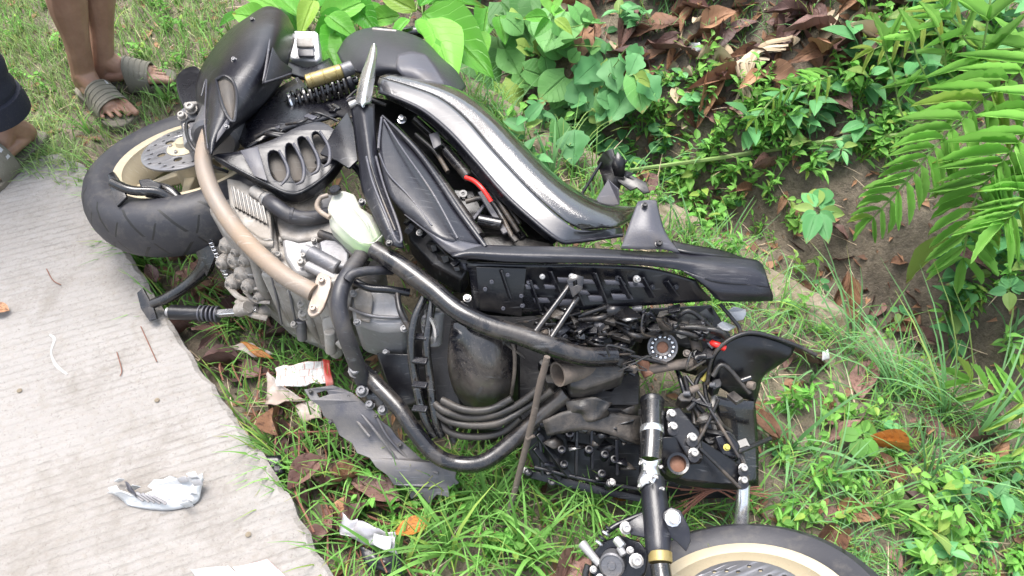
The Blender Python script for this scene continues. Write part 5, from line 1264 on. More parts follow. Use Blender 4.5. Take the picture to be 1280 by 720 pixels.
def mk_print(name, cols, sx, sy):
    t = NT(name); uv = t.tc.outputs['UV']
    br_ = t.new('ShaderNodeTexBrick', Scale=1.0); br_.inputs['Color1'].default_value = (*cols[0], 1); br_.inputs['Color2'].default_value = (*cols[1], 1); br_.inputs['Mortar'].default_value = (*cols[2], 1)
    br_.inputs['Mortar Size'].default_value = 0.012; br_.inputs['Brick Width'].default_value = sx; br_.inputs['Row Height'].default_value = sy
    t.l.new(uv, br_.inputs['Vector'])
    n = t.noise(18, 4)
    t.set('Base Color', t.mix(t.ramp(n, [(0.5, 0.0), (0.7, 0.8)]), br_.outputs[0], (0.5, 0.46, 0.42)))
    t.set('Roughness', 0.3); t.l.new(t.bump(t.noise(35, 4), 0.6, 0.01), t.b.inputs['Normal'])
    return t.m
M['packet'] = mk_print('printed_foil', ((0.66, 0.64, 0.61), (0.6, 0.6, 0.58), (0.5, 0.3, 0.26)), 0.17, 0.3)
M['packet_red'] = surf('red_print', (0.55, 0.07, 0.05), 0.35, amt=0.25, dust=(0.6, 0.5, 0.45))
M['film'] = surf('dirty_clear_film', (0.3, 0.29, 0.31), 0.15, amt=0.3, dust=(0.2, 0.17, 0.15), coat=0.5)
M['paper_dirty'] = surf('dirty_pale_wrapper', (0.48, 0.43, 0.4), 0.5, amt=0.5, dust=(0.25, 0.18, 0.14))

def crumple(name, corners, mat, parent=None, n=12, amp=0.012, seed=0, thick=0.0015):
    """wrinkled sheet between four corners"""
    a, b, c, d = [V(q) for q in corners]; verts, faces, uvs = [], [], []
    for i in range(n + 1):
        for j in range(n + 1):
            u, v = j / n, i / n
            p = a.lerp(b, u).lerp(d.lerp(c, u), v)
            q = Vector((p.x * 26 + seed, p.y * 26, seed))
            p = p + Vector((noise.noise(q + Vector((9, 0, 0))) * amp * .8, noise.noise(q + Vector((0, 7, 0))) * amp * .8, noise.noise(q) * amp + noise.noise(q * 2.6) * amp * .5 + 0.004))
            verts.append(p); uvs.append((u, v))
    for i in range(n):
        for j in range(n): faces.append((i * (n + 1) + j, i * (n + 1) + j + 1, (i + 1) * (n + 1) + j + 1, (i + 1) * (n + 1) + j))
    return mobj(name, verts, faces, mat, parent, sm=60, uvs=uvs, solid=thick)

pk = empty('food_packet', P(370, 480, .03)); thing(pk, 'crumpled white and red printed food packet in the grass', 'packet')
crumple('packet_front', [(346, 460, .06), (404, 452, .07), (412, 480, .05), (345, 484, .05)], M['packet'], pk, seed=1)
crumple('packet_end', [(402, 452, .072), (412, 452, .07), (417, 482, .05), (408, 484, .052)], M['packet_red'], pk, 6, .006, 2)
crumple('packet_back', [(336, 466, .03), (350, 482, .05), (384, 500, .03), (332, 506, .02)], M['paper_dirty'], pk, 10, .015, 3)
crumple('packet_back', [(370, 508, .015), (398, 500, .02), (402, 522, .015), (378, 528, .01)], M['paper_dirty'], pk, 8, .01, 3.5)
wr = empty('plastic_wrapper', P(466, 672, .02)); thing(wr, 'dirty clear plastic wrapper lying in the grass near the bottom', 'wrapper')
crumple('film', [(430, 648, .06), (494, 664, .065), (500, 690, .05), (440, 676, .04)], M['film'], wr, 12, .02, 4)
crumple('film', [(428, 642, .06), (452, 650, .07), (448, 676, .05), (432, 668, .04)], M['film'], wr, 8, .02, 5)
crumple('film_label', [(468, 668, .075), (490, 672, .078), (488, 688, .066), (466, 682, .066)], M['white_plastic'], wr, 6, .01, 6)
crumple('film', [(450, 684, .03), (500, 694, .035), (500, 716, .02), (462, 716, .02)], M['plastic'], wr, 8, .012, 7)
ow = empty('snack_wrapper', P(318, 440, .02)); thing(ow, 'small white wrapper and orange print beneath the engine', 'wrapper')
crumple('film', [(285, 432, .03), (318, 428, .04), (344, 446, .03), (318, 450, .02)], M['paper_dirty'], ow, 8, .008, 8)
crumple('film_print', [(300, 430, .046), (322, 432, .05), (344, 448, .04), (322, 448, .038)], M['dead_orange'], ow, 6, .006, 9)
sc_o = crumple('plastic_scrap', [(322, 572, .03), (352, 570, .03), (358, 592, .02), (332, 600, .02)], M['plastic'], None, 4, .004, 10, .003)
thing(sc_o, 'small flat black plastic scrap beside the road edge', 'scrap')
pp = crumple('paper_scrap', [(292, 712, z + .004), (334, 700, z + .006), (364, 728, z + .004), (318, 742, z + .004)], surf('pink_paper', (0.66, 0.42, 0.44), 0.7, amt=0.3, dust=(0.7, 0.62, 0.6)), None, 10, .005, 11)
thing(pp, 'pale pink paper scrap on the road at the bottom edge', 'paper')
pw = crumple('paper_scrap', [(240, 714, z + .004), (286, 708, z + .006), (316, 736, z + .004), (262, 744, z + .004)], M['white_plastic'], None, 10, .005, 12)
thing(pw, 'white paper scrap next to the pink one on the road', 'paper')
bs = crumple('plastic_scrap', [(860, 58, .32), (876, 60, .33), (880, 74, .31), (866, 76, .3)], M['silver_lens'], None, 5, .01, 13)
bs.location = G(868, 70, .03); thing(bs, 'small shiny silver scrap among the dead leaves on the bank', 'scrap')
ws = crumple('plastic_scrap', [(1019, 452, .04), (1028, 450, .04), (1030, 462, .03), (1020, 464, .03)], M['white_plastic'], None, 6, .01, 14)
ws.location = G(1024, 458, .05); thing(ws, 'tiny white scrap in the grass right of the torn fender', 'scrap')
road = bpy.data.objects['road']
mk = tube('chalk_mark', [(62, 418, z + .001), (68, 424, z + .001), (64, 440, z + .001), (70, 456, z + .001), (84, 468, z + .001)], [.002, .0035, .002, .004, .0025], surf('white_paint', (0.42, 0.42, 0.41), 0.8, amt=0.5, dust=(.28, .27, .26)), road, 8, 6, flat=0.3)
for q, lb in (((310, 668), 'grey pebble on the road left of the clear wrapper'), ((24, 488), 'grey pebble on the road near the left edge'), ((196, 500), 'grey pebble on the road above the headlight fragment')):
    p = P(q[0], q[1], z + .003)
    pb = lathe('pebble', p - Vector((0, 0, .003)), (0.1, 0, 1), [(0.00001, 0), (.005, .001), (.006, .003), (.004, .005), (0.00001, .006)], M['kerb'], None, 9); tag(pb, lb, 'pebble', 'pebbles on the road')

# ================================================================== vegetation
def leaf_mesh(name, kind, mat, fold=0.12, droop=0.15, wave=0.03, rows=8, seed=0, solid=False):
    """unit leaf along +Y, blade of 4 strips with a folded midrib"""
    def w(t):
        if kind == 'ovate': return 0.5 * math.sin(math.pi * min(1, t ** 0.75)) ** 0.9 * (1 if t < .98 else 0.2)
        if kind == 'heart': return 0.52 * (math.sin(math.pi * (0.16 + 0.84 * t)) ** 0.8) * (1.0 if t > .02 else .75)
        if kind == 'lance': return 0.5 * math.sin(math.pi * min(1, (t * .97 + .03) ** 0.8)) ** 0.75
        if kind == 'strap': return 0.5 * (1 + .07 * math.sin(t * 42 + seed)) * min(1, (t + .05) * 6) * (1 - max(0, t - .55) / .45) ** .7 if t < 1 else 0.0
        if kind == 'round': return 0.5 * math.sqrt(max(0, 1 - (2 * t - 1) ** 2))
        if kind == 'lobed': return 0.5 * math.sin(math.pi * t ** .7) * (0.72 + 0.28 * abs(math.cos(t * 8)))
    verts, faces, uvs = [], [], []
    for i in range(rows + 1):
        t = i / rows
        for j in range(-2, 3):
            u = j / 2; x = w(t) * u
            yy = t - (0.16 * abs(u) ** 1.5 if kind == 'heart' and t < .1 else 0)
            zz_ = fold * abs(x) * 2 - droop * t * t + wave * noise.noise(Vector((u * 1.7 + seed, t * 5, seed * 3.3)))
            verts.append((x, yy, zz_)); uvs.append((0.5 + u / 2, t))
    for i in range(rows):
        for j in range(4): faces.append((i * 5 + j, i * 5 + j + 1, (i + 1) * 5 + j + 1, (i + 1) * 5 + j))
    me = bpy.data.meshes.new(name); me.from_pydata(verts, [], faces)
    ul = me.uv_layers.new(name='UVMap')
    for lp_ in me.loops: ul.data[lp_.index].uv = uvs[lp_.vertex_index]
    me.materials.append(mat); me.shade_smooth()
    return me

CAMV = Vector((0, 0, CAM_H))
def put_leaf(name, me, base, tip, wr, parent, nrm=None):
    base, tip = V(base), V(tip); d = tip - base; L = d.length
    nrm = nrm or ((CAMV - base).normalized() * .6 + Vector((random.uniform(-.5, .5), random.uniform(-.5, .5), .8)))
    o = bpy.data.objects.new(name, me); attach(o, parent, base)
    m = frame(d, nrm)
    o.rotation_euler = m.to_euler(); o.scale = (L * wr, L, L)
    return o

def project(p):
    q = p - CAMV; zc = q.y * CP - q.z * SP
    if zc < .05: return (-9999, -9999)
    return (640 + FPX * q.x / zc, 360 - FPX * (q.y * SP + q.z * CP) / zc)

SEEN, LOOSE = set(), {}
def place_words(px, py, zones):
    for (x0, y0, x1, y1, w) in zones:
        if x0 <= px < x1 and y0 <= py < y1: return w
    return None
def single(mesh, loc, rot, scl, name, label, cat, group, rest):
    """a thing of its own if its label singles it out, else part of the uncountable mass"""
    if label and label not in SEEN:
        SEEN.add(label)
        o = bpy.data.objects.new(name, mesh); attach(o, None, loc); o.rotation_euler = rot; o.scale = scl
        return tag(o, label, cat, group)
    from mathutils import Euler
    m = Matrix.Translation(loc) @ Euler(rot).to_matrix().to_4x4() @ Matrix.Diagonal((*scl, 1))
    LOOSE.setdefault(rest, []).append((mesh, m))
def flush(rest, label):
    vs_, fs_, uv_, tn_, n0 = [], [], [], [], 0
    mat = LOOSE[rest][0][0].materials[0]; mats = []
    mi = []
    for me, m in LOOSE.pop(rest):
        if me.materials[0] not in mats: mats.append(me.materials[0])
        co = np.empty(len(me.vertices) * 3); me.vertices.foreach_get('co', co); co = co.reshape(-1, 3)
        A = np.array(m); vs_.append(co @ A[:3, :3].T + A[:3, 3])
        fs_ += [tuple(i + n0 for i in p.vertices) for p in me.polygons]; mi += [mats.index(me.materials[0])] * len(me.polygons)
        u = np.zeros((len(co), 2)); idx = np.empty(len(me.loops), dtype=np.int32); me.loops.foreach_get('vertex_index', idx)
        uu = np.empty(len(me.loops) * 2); me.uv_layers[0].data.foreach_get('uv', uu); u[idx] = uu.reshape(-1, 2); uv_.append(u)
        t = np.full(len(co), random.random())
        if 'tint' in me.attributes:
            q = np.empty(len(co)); me.attributes['tint'].data.foreach_get('value', q); t = (t + q) % 1.0
        tn_.append(t); n0 += len(co)
    me = bpy.data.meshes.new(rest); me.from_pydata(np.concatenate(vs_).tolist(), [], fs_)
    uv = np.concatenate(uv_); idx = np.empty(len(me.loops), dtype=np.int32); me.loops.foreach_get('vertex_index', idx)
    me.uv_layers.new(name='UVMap').data.foreach_set('uv', uv[idx].ravel())
    me.attributes.new('tint', 'FLOAT', 'POINT').data.foreach_set('value', np.concatenate(tn_))
    for q in mats: me.materials.append(q)
    me.polygons.foreach_set('material_index', mi); me.shade_smooth()
    o = bpy.data.objects.new(rest, me); attach(o, None, (0, 0, 0)); return tag(o, label, None, None, 'stuff')

# ---- grass: blades nobody could count
def in_poly(x, y, poly):
    c = False; j = len(poly) - 1
    for i in range(len(poly)):
        (xi, yi), (xj, yj) = poly[i], poly[j]
        if (yi > y) != (yj > y) and x < (xj - xi) * (y - yi) / (yj - yi) + xi: c = not c
        j = i
    return c
SLABP = [(P(a, b, SLAB_Z).x, P(a, b, SLAB_Z).y) for a, b in ((426, 742), (415, 720), (345, 592), (240, 447), (170, 330), (106, 206), (75, 189), (45, 194), (20, 214), (-40, 275), (-900, 700), (-500, 1400), (500, 1400))]
BIKEP = [(200, 330), (250, 240), (330, 140), (420, 100), (560, 170), (700, 330), (800, 350), (950, 440), (950, 610), (830, 640), (700, 590), (560, 560), (480, 500), (420, 440), (330, 420), (270, 350)]

def blades(name, pts, mat, label):
    """pts rows: x y z length width azimuth lean bend tint"""
    a = np.array(pts); n = len(a); lv = 5
    t = np.linspace(0, 1, lv)[None, :]
    L, W, az, lean, bend, tint = [a[:, i:i + 1] for i in (3, 4, 5, 6, 7, 8)]
    hx, hy = np.cos(az), np.sin(az)
    th = lean + bend * t                                    # angle from upright grows along the blade
    seg = L / (lv - 1)
    r = np.concatenate([np.zeros((n, 1)), np.cumsum(np.sin(th[:, :-1]) * seg, 1)], 1)
    h = np.concatenate([np.zeros((n, 1)), np.cumsum(np.cos(th[:, :-1]) * seg, 1)], 1)
    cx, cy, cz = a[:, 0:1] + r * hx, a[:, 1:2] + r * hy, a[:, 2:3] + h
    wd = W * (1 - t ** 2.2) * 0.5 + 0.0002
    sx, sy = -hy, hx
    co = np.empty((n, lv, 2, 3))
    co[:, :, 0] = np.stack([cx - sx * wd, cy - sy * wd, cz], -1)
    co[:, :, 1] = np.stack([cx + sx * wd, cy + sy * wd, cz], -1)
    base = (np.arange(n) * lv * 2)[:, None, None]
    k = np.arange(lv - 1)[None, :, None] * 2
    quad = base + k + np.array([0, 1, 3, 2])[None, None, :]
    me = bpy.data.meshes.new(name)
    me.from_pydata(co.reshape(-1, 3).tolist(), [], quad.reshape(-1, 4).tolist())
    uv = np.empty((n, lv, 2, 2)); uv[:, :, 0, 0] = 0; uv[:, :, 1, 0] = 1; uv[:, :, :, 1] = t[0][None, :, None]
    uv = uv.reshape(-1, 2)
    idx = np.empty(len(me.loops), dtype=np.int32); me.loops.foreach_get('vertex_index', idx)
    ul = me.uv_layers.new(name='UVMap'); ul.data.foreach_set('uv', uv[idx].ravel())
    at = me.attributes.new('tint', 'FLOAT', 'POINT'); at.data.foreach_set('value', np.repeat(tint.ravel(), lv * 2))
    me.materials.append(mat); me.shade_smooth()
    o = bpy.data.objects.new(name, me); attach(o, None, (0, 0, 0))
    return tag(o, label, None, None, 'stuff')

random.seed(21)
lawn, verge, cool = [], [], []
def U(a, b): return random.uniform(a, b)
for i in range(150000):
    x, y = U(-2.3, 1.9), U(0.25, 3.4)
    d = strip_d(x, y)
    if d > 1.2: continue
    px, py = project(Vector((x, y, 0)))
    if not (-120 < px < 1400 and -160 < py < 860): continue
    if in_poly(x, y, SLABP): continue
    ub_ = in_poly(px, py, BIKEP)
    n1 = noise.noise(Vector((x * 5, y * 5, 2.0))); n2 = noise.noise(Vector((x * 1.9, y * 1.9, 7.0)))
    if px < 440 and py < 215 and d < -.1:                    # short lawn behind the rear wheel
        if U(0, 1) > .62 + n1 * .9: continue
        lawn.append((x, y, T(x, y) - .004, U(.03, .08) * (1 + .3 * n2), U(.0016, .0034), U(0, 6.28), U(0, .6), U(.2, 1.3), U(0, 1)))
        if U(0, 1) < .05: verge.append((x, y, T(x, y) - .004, U(.07, .13), U(.003, .005), U(0, 6.28), U(0, .5), U(.4, 1.5), U(0, 1)))
        continue
    if d > .02:
        if d > .5 and px > 780 and U(0, 1) < .16 + n1 * .35: (cool if U(0, 1) < .5 else verge).append((x, y, T(x, y) - .004, U(.04, .14), U(.002, .004), U(0, 6.28), U(.1, .8), U(.4, 1.7), U(0, 1)))
        continue
    # distance to road edge decides length
    if ub_:
        if U(0, 1) > .1: continue
        verge.append((x, y, T(x, y) - .004, U(.05, .1), U(.003, .005), U(0, 6.28), U(.1, .8), U(.2, 1.2), U(0, 1))); continue
    if px > 900 or (py > 620 and px > 880):                 # right of the front wheel: thin, mixed
        dens = .34 + n1 * .55
        if U(0, 1) > dens: continue
        (cool if U(0, 1) < .5 else verge).append((x, y, T(x, y) - .004, U(.04, .13), U(.0018, .0042), U(0, 6.28), U(.1, .8), U(.4, 1.7), U(0, 1)))
        continue
    dens = .32 + n1 * .55 + (.12 if py > 560 else 0)
    if U(0, 1) > dens: continue
    L = U(.05, .15) * (1.1 if py > 560 else .85)
    verge.append((x, y, T(x, y) - .004, L, U(.0025, .0058), U(0, 6.28), U(0, .6), U(.3, 1.6), U(0, 1)))
# grass lying over the edge of the road and around the feet
for i in range(900):
    t_ = U(0, 1); k = random.choice([(106, 206, 170, 330), (170, 330, 240, 447), (240, 447, 345, 592), (345, 592, 415, 720), (20, 214, 106, 206)])
    p = P(k[0] + (k[2] - k[0]) * t_ + U(2, 26), k[1] + (k[3] - k[1]) * t_, 0.0)
    if noise.noise(p * 6) < -.05: continue
    verge.append((p.x, p.y, T(p.x, p.y), U(.06, .17), U(.0025, .0055), U(2.2, 4.4), U(.1, .7), U(.5, 1.7), U(0, 1)))
for i in range(1500):
    p = P(U(-20, 110), U(150, 235), SLAB_Z)
    if noise.noise(p * 7) < U(-.3, .3): continue
    lawn.append((p.x, p.y, p.z - .012, U(.03, .09), U(.0016, .003), U(0, 6.28), U(.2, .9), U(.3, 1.4), U(0, 1)))
straw = []
for i in range(5200):
    x, y = U(-1.9, 1.7), U(0.3, 3.0)
    if in_poly(x, y, SLABP) or strip_d(x, y) > .5: continue
    if noise.noise(Vector((x * 4, y * 4, 11.0))) < U(-.4, .5): continue
    straw.append((x, y, T(x, y), U(.04, .14), U(.0015, .0035), U(0, 6.28), U(.9, 1.5), U(-.1, .5), U(0, 1)))
blades('dead_grass', straw, M['straw'], 'flattened bleached dead grass on the soil')
for i in range(1700):
    s_ = U(-.7, 1.25); dd_ = random.choice((U(-.05, .02), U(.08, .12), U(-.05, .02), U(0, .09))); q = A0 + DT * s_ + DN * dd_
    if noise.noise(Vector((q.x * 7, q.y * 7, 5.0))) < U(-.25, .35): continue
    (cool if i % 2 else verge).append((q.x, q.y, T(q.x, q.y) + .005, U(.04, .15), U(.002, .0045), U(0, 6.28), U(.1, .9), U(.3, 1.6), U(0, 1)))
for i in range(16000):                                      # the bank goes on beyond the picture
    x, y = U(-2.6, 3.4), U(0.2, 4.6); d = strip_d(x, y)
    if in_poly(x, y, SLABP) or (d < .85 and (-2.2 < x < 1.8 and y < 3.3)) or d > 2.4: continue
    if noise.noise(Vector((x * 3, y * 3, 15.0))) < U(-.5, .5): continue
    (lawn if d < 0 else verge if U(0, 1) < .5 else cool).append((x, y, T(x, y) - .004, U(.05, .16), U(.002, .005), U(0, 6.28), U(.1, .8), U(.3, 1.6), U(0, 1)))
blades('lawn_grass', lawn, M['lawn'], 'short thin lawn grass behind the rear wheel')
blades('verge_grass', verge, M['grass'], 'bright green grass growing along the verge')
blades('ditch_grass', cool, M['grass_cool'], 'fine blue-green grass right of the front wheel')

# ---- tall grass tufts one can pick out
random.seed(31)
def tuft(pos, n, L, W, label, spread=.6, az=None, mat='grass_cool', bend=(.5, 1.7)):
    rows = [(U(-.012, .012), U(-.012, .012), 0, L * U(.6, 1.1), W * U(.7, 1.2), (az + U(-.9, .9)) if az is not None else U(0, 6.28), U(.05, spread), U(*bend), U(0, 1)) for _ in range(n)]
    o = blades('grass_tuft', rows, M[mat], None)
    del o['kind']
    o.location = pos
    return tag(o, label, 'grass tuft', 'tall grass tufts')
tuft(G(1215, 552), 12, .34, .0075, 'tall upright grass tuft near the kerb right of the front wheel', .5)
tuft(G(1180, 525), 14, .42, .006, 'long arching grass tuft sweeping left towards the torn fender', .9, 2.6)
tuft(G(985, 560), 9, .24, .008, 'wide-bladed grass tuft just right of the front leg shield', .9)
tuft(G(1010, 480), 10, .22, .005, 'thin arching grass tuft beside the tiny white scrap', .9)
tuft(G(690, 225), 8, .17, .009, 'upright grass tuft on the kerb behind the body cowl', .35, 1.6)
tuft(G(660, 190), 5, .15, .009, 'small grass tuft on the kerb nearest the seat', .35)
tuft(G(745, 262), 6, .15, .008, 'grass tuft on the kerb beside the torn bracket', .6)
tuft(G(860, 300), 7, .2, .007, 'grass tuft in the ditch behind the floorboard', .8)
tuft(G(1100, 640), 14, .18, .006, 'low grass tuft above the front tyre on the right', .8, None, 'grass')
tuft(G(940, 640), 8, .15, .006, 'grass tuft behind the front tyre below the leg shield', .8, None, 'grass')
tuft(G(1255, 430), 8, .24, .007, 'blue-green grass tuft in the ditch below the fern', .5)
tuft(G(560, 690), 16, .22, .009, 'broad bright grass tuft at the bottom beside the clear wrapper', .7, None, 'grass')
tuft(G(500, 715), 10, .2, .01, 'bright grass tuft at the bottom edge near the road', .6, None, 'grass')
tuft(G(660, 700), 16, .22, .008, 'broad grass tuft at the bottom left of the brake caliper', .7, None, 'grass')
tuft(G(740, 640), 14, .18, .007, 'grass tuft growing below the front tray', .7, None, 'grass')
tuft(G(610, 640), 14, .2, .008, 'grass tuft left of the foot of the stick', .7, None, 'grass')
tuft(G(300, 410), 14, .15, .006, 'grass tuft under the foot pedal', .8, 3.4, 'grass')
tuft(G(225, 350), 12, .13, .005, 'grass tuft between rear tyre and centre stand', .8, None, 'grass')
tuft(G(440, 600), 14, .17, .006, 'grass tuft growing around the fairing panel', .8, None, 'grass')
tuft(G(210, 130), 8, .12, .008, 'bright grass tuft behind the rear tyre', .6, None, 'grass')
tuft(G(110, 165), 12, .14, .006, 'grass tuft between the sandals and the rear tyre', .7, None, 'grass')

tuft(G(1120, 500), 12, .34, .0045, 'long thin grass tuft arching over the round-leaved plant', .9, 2.4)
tuft(G(1060, 440), 10, .3, .0045, 'thin grass tuft arching from the kerb near the floorboard end', .8, 2.0)
tuft(G(1160, 600), 12, .26, .0045, 'thin grass tuft left of the leafy bottom right corner', .9)
tuft(G(1250, 600), 10, .24, .005, 'thin grass tuft at the right edge below the low fern', .8)
tuft(G(1030, 600), 12, .2, .0045, 'thin grass tuft above the front tyre near the leg shield', .9)
tuft(G(880, 205), 9, .2, .005, 'thin grass tuft on the bank above the floorboard', .8, 3.4)
tuft(G(800, 170), 9, .2, .005, 'thin grass tuft on the bank right of the lobed-leaf vine', .8)

# ---- broad-leaved plants behind the seat and muffler
random.seed(41)
B1 = [leaf_mesh('broad_leaf', 'ovate', M['broad'], .18, .22, .05, 10, s) for s in range(4)]
def plant(name, at, label, cat, leaves, meshes, group=None, stem=True, sm_='stem', r=.003):
    root = empty(name, at); tag(root, label, cat, group)
    for k, (b, t, w) in enumerate(leaves):
        o = put_leaf('leaf', meshes[k % len(meshes)], b, t, w, root)
    if stem:
        tips = [V(b) for b, t, w in leaves]
        for k, q in enumerate(tips[::2]):
            mid = Vector((at[0] * .5 + q.x * .5, at[1] * .5 + q.y * .5, at[2] + (q.z - at[2]) * .65))
            tube('stem', [Vector(at), mid, q], [r * 1.2, r, r * .7], M[sm_], root, 6, 4)
    return root
g1, g2 = G(380, 30), G(530, 18)
plant('broad_leaf_plant', g1, 'bright broad-leaved plant behind the muffler cover and tail lamp', 'plant',
      [((340, 30, .12), (284, 10, .14), .5), ((350, 14, .1), (300, -18, .12), .5), ((372, 20, .16), (330, -25, .2), .45), ((385, 14, .18), (420, -30, .22), .5), ((402, 30, .2), (460, -8, .26), .55), ((396, 44, .2), (424, 82, .2), .55), ((408, 20, .24), (446, 44, .22), .6),
       ((376, 40, .1), (350, -4, .15), .5), ((430, 14, .22), (392, 48, .2), .5), ((392, 0, .26), (374, 40, .25), .4), ((440, 0, .22), (470, 38, .2), .55), ((412, 60, .18), (428, 96, .16), .5), ((420, 34, .2), (410, 74, .2), .55), ((356, 28, .08), (320, 44, .06), .5), ((300, 20, .06), (270, 30, .04), .5)], B1)
plant('broad_leaf_plant', g2, 'large bright-leaved plant behind the seat', 'plant',
      [((528, 18, .24), (612, 78, .24), .5), ((534, 24, .26), (572, 90, .25), .5), ((520, 14, .24), (470, -14, .28), .5), ((524, 8, .26), (560, -40, .3), .5), ((536, 6, .22), (606, -4, .22), .35), ((500, 20, .2), (452, 26, .18), .55), ((512, 24, .24), (488, 46, .22), .5),
       ((546, 20, .18), (590, 24, .16), .5), ((600, 40, .1), (596, 84, .08), .5), ((508, 6, .22), (500, -36, .26), .4), ((480, 10, .18), (440, 24, .17), .5), ((550, 50, .12), (584, 66, .1), .5), ((624, 20, .12), (632, 50, .1), .6), ((610, 8, .1), (604, 44, .1), .55)], B1)

# ---- vines in the ditch
HM = [leaf_mesh('vine_leaf', 'heart', M['vine'], .1, .15, .06, 8, s) for s in range(4)]
LM = [leaf_mesh('lobed_leaf', 'lobed', M['weed_cool'], .1, .15, .06, 10, s) for s in range(3)]
def scatter_leaves(cs, zl, size, wr_, down=(-.1, 1.0)):
    out = []
    for x, y in cs:
        g = G(x, y); zb = g.z + zl * U(.6, 1.3)
        dx, dy = U(-.7, .7), U(*down)
        s = size * U(.75, 1.25)
        out.append(((x - dx * s * .5, y - dy * s * .5, zb + .02), (x + dx * s * .5, y + dy * s * .5, zb - .015), wr_ * U(.85, 1.15)))
    return out
rg = lambda lst: [(560 + a / 3, b / 3) for a, b in lst]
cs = rg([(165, 300), (370, 250), (390, 330), (335, 180), (230, 160), (290, 180), (240, 230), (440, 180), (550, 180), (500, 60), (550, 80), (200, 75), (135, 75), (250, 330), (300, 280), (420, 110), (380, 95), (330, 110), (290, 120), (270, 60), (460, 150), (400, 190)])
plant('vine', G(650, 90), 'heart-leaved vine trailing over the ditch behind the seat', 'vine', scatter_leaves(cs + [(x + U(-14, 14), y + U(-12, 12)) for x, y in cs], .1, 40, .95), HM, 'ditch vines', True, 'stem', .002)
cs = rg([(620, 280), (560, 300), (660, 230), (740, 300), (480, 380), (600, 380), (640, 400), (450, 430), (540, 430), (500, 530), (470, 550), (680, 380), (590, 440), (620, 330), (520, 270), (420, 500), (700, 200), (760, 330)])
plant('vine', G(745, 140), 'darker lobed-leaf vine hanging into the ditch behind the body cowl', 'vine', scatter_leaves(cs + [(x + U(-14, 14), y + U(-12, 12)) for x, y in cs], .09, 42, .85), LM + HM[:1], 'ditch vines', True, 'stem', .002)

# ---- small weeds on the bank and verge: a few shapes, many plants
def weed_mesh(name, kind, n, h, ls, mat, seed):
    random.seed(seed); vs, fs, uv, tn = [], [], [], []
    base = leaf_mesh('tmp', kind, mat, .15, .2, .05, 4, seed)
    bv = [v.co.copy() for v in base.vertices]; bf = [tuple(p.vertices) for p in base.polygons]; bu = [(0, 0)] * len(bv)
    for lp_ in base.loops: bu[lp_.vertex_index] = tuple(base.uv_layers[0].data[lp_.index].uv)
    bpy.data.meshes.remove(base)
    nst = max(1, n // 7)
    for s_ in range(nst):
        a0 = U(0, 6.28); top = Vector((math.cos(a0) * h * U(.1, .6), math.sin(a0) * h * U(.1, .6), h * U(.6, 1.1)))
        tv, tf = tube_geo([Vector(), top * .5 + Vector((0, 0, h * .1)), top], [.0016, .0013, .0008], 4, False)
        k = len(vs); vs += tv; fs += [tuple(i + k for i in q) for q in tf]; uv += [(0.5, 0.5)] * len(tv); tn += [.4] * len(tv)
        for i in range(n // nst):
            t = (i + 1) / (n // nst); b = top * t; az = U(0, 6.28)
            dr = Vector((math.cos(az), math.sin(az), U(-.1, .6))); L = ls * U(.6, 1.2)
            m = frame(dr, Vector((U(-.3, .3), U(-.3, .3), 1))); r_ = U(0, 1)
            wr_ = {'ovate': .55, 'lance': .3, 'round': .95, 'heart': .9, 'lobed': .8}[kind]
            k = len(vs)
            for v in bv: vs.append(b + m @ Vector((v.x * L * wr_, v.y * L, v.z * L)))
            fs += [tuple(i_ + k for i_ in q) for q in bf]; uv += bu; tn += [r_] * len(bv)
    me = bpy.data.meshes.new(name); me.from_pydata(vs, [], fs)
    ul = me.uv_layers.new(name='UVMap')
    for lp_ in me.loops: ul.data[lp_.index].uv = uv[lp_.vertex_index]
    at = me.attributes.new('tint', 'FLOAT', 'POINT'); at.data.foreach_set('value', tn)
    me.materials.append(mat); me.shade_smooth(); return me
WM = {'small': [weed_mesh('weed', 'ovate', 16, .08, .028, M['weed'], 50 + i) for i in range(4)],
      'fine': [weed_mesh('weed', 'lance', 24, .10, .032, M['weed'], 60 + i) for i in range(4)],
      'lime': [weed_mesh('weed', 'ovate', 14, .12, .036, M['fern'], 90 + i) for i in range(3)],
      'round': [weed_mesh('weed', 'round', 9, .06, .03, M['weed_cool'], 70 + i) for i in range(3)],
      'broad': [weed_mesh('weed', 'ovate', 8, .09, .06, M['weed_cool'], 80 + i) for i in range(3)]}
random.seed(55)
KW = {'lime': 'lime-green oval-leaved', 'small': 'oval-leaved', 'fine': 'fine-leaved', 'round': 'round-leaved', 'broad': 'broad-leaved'}
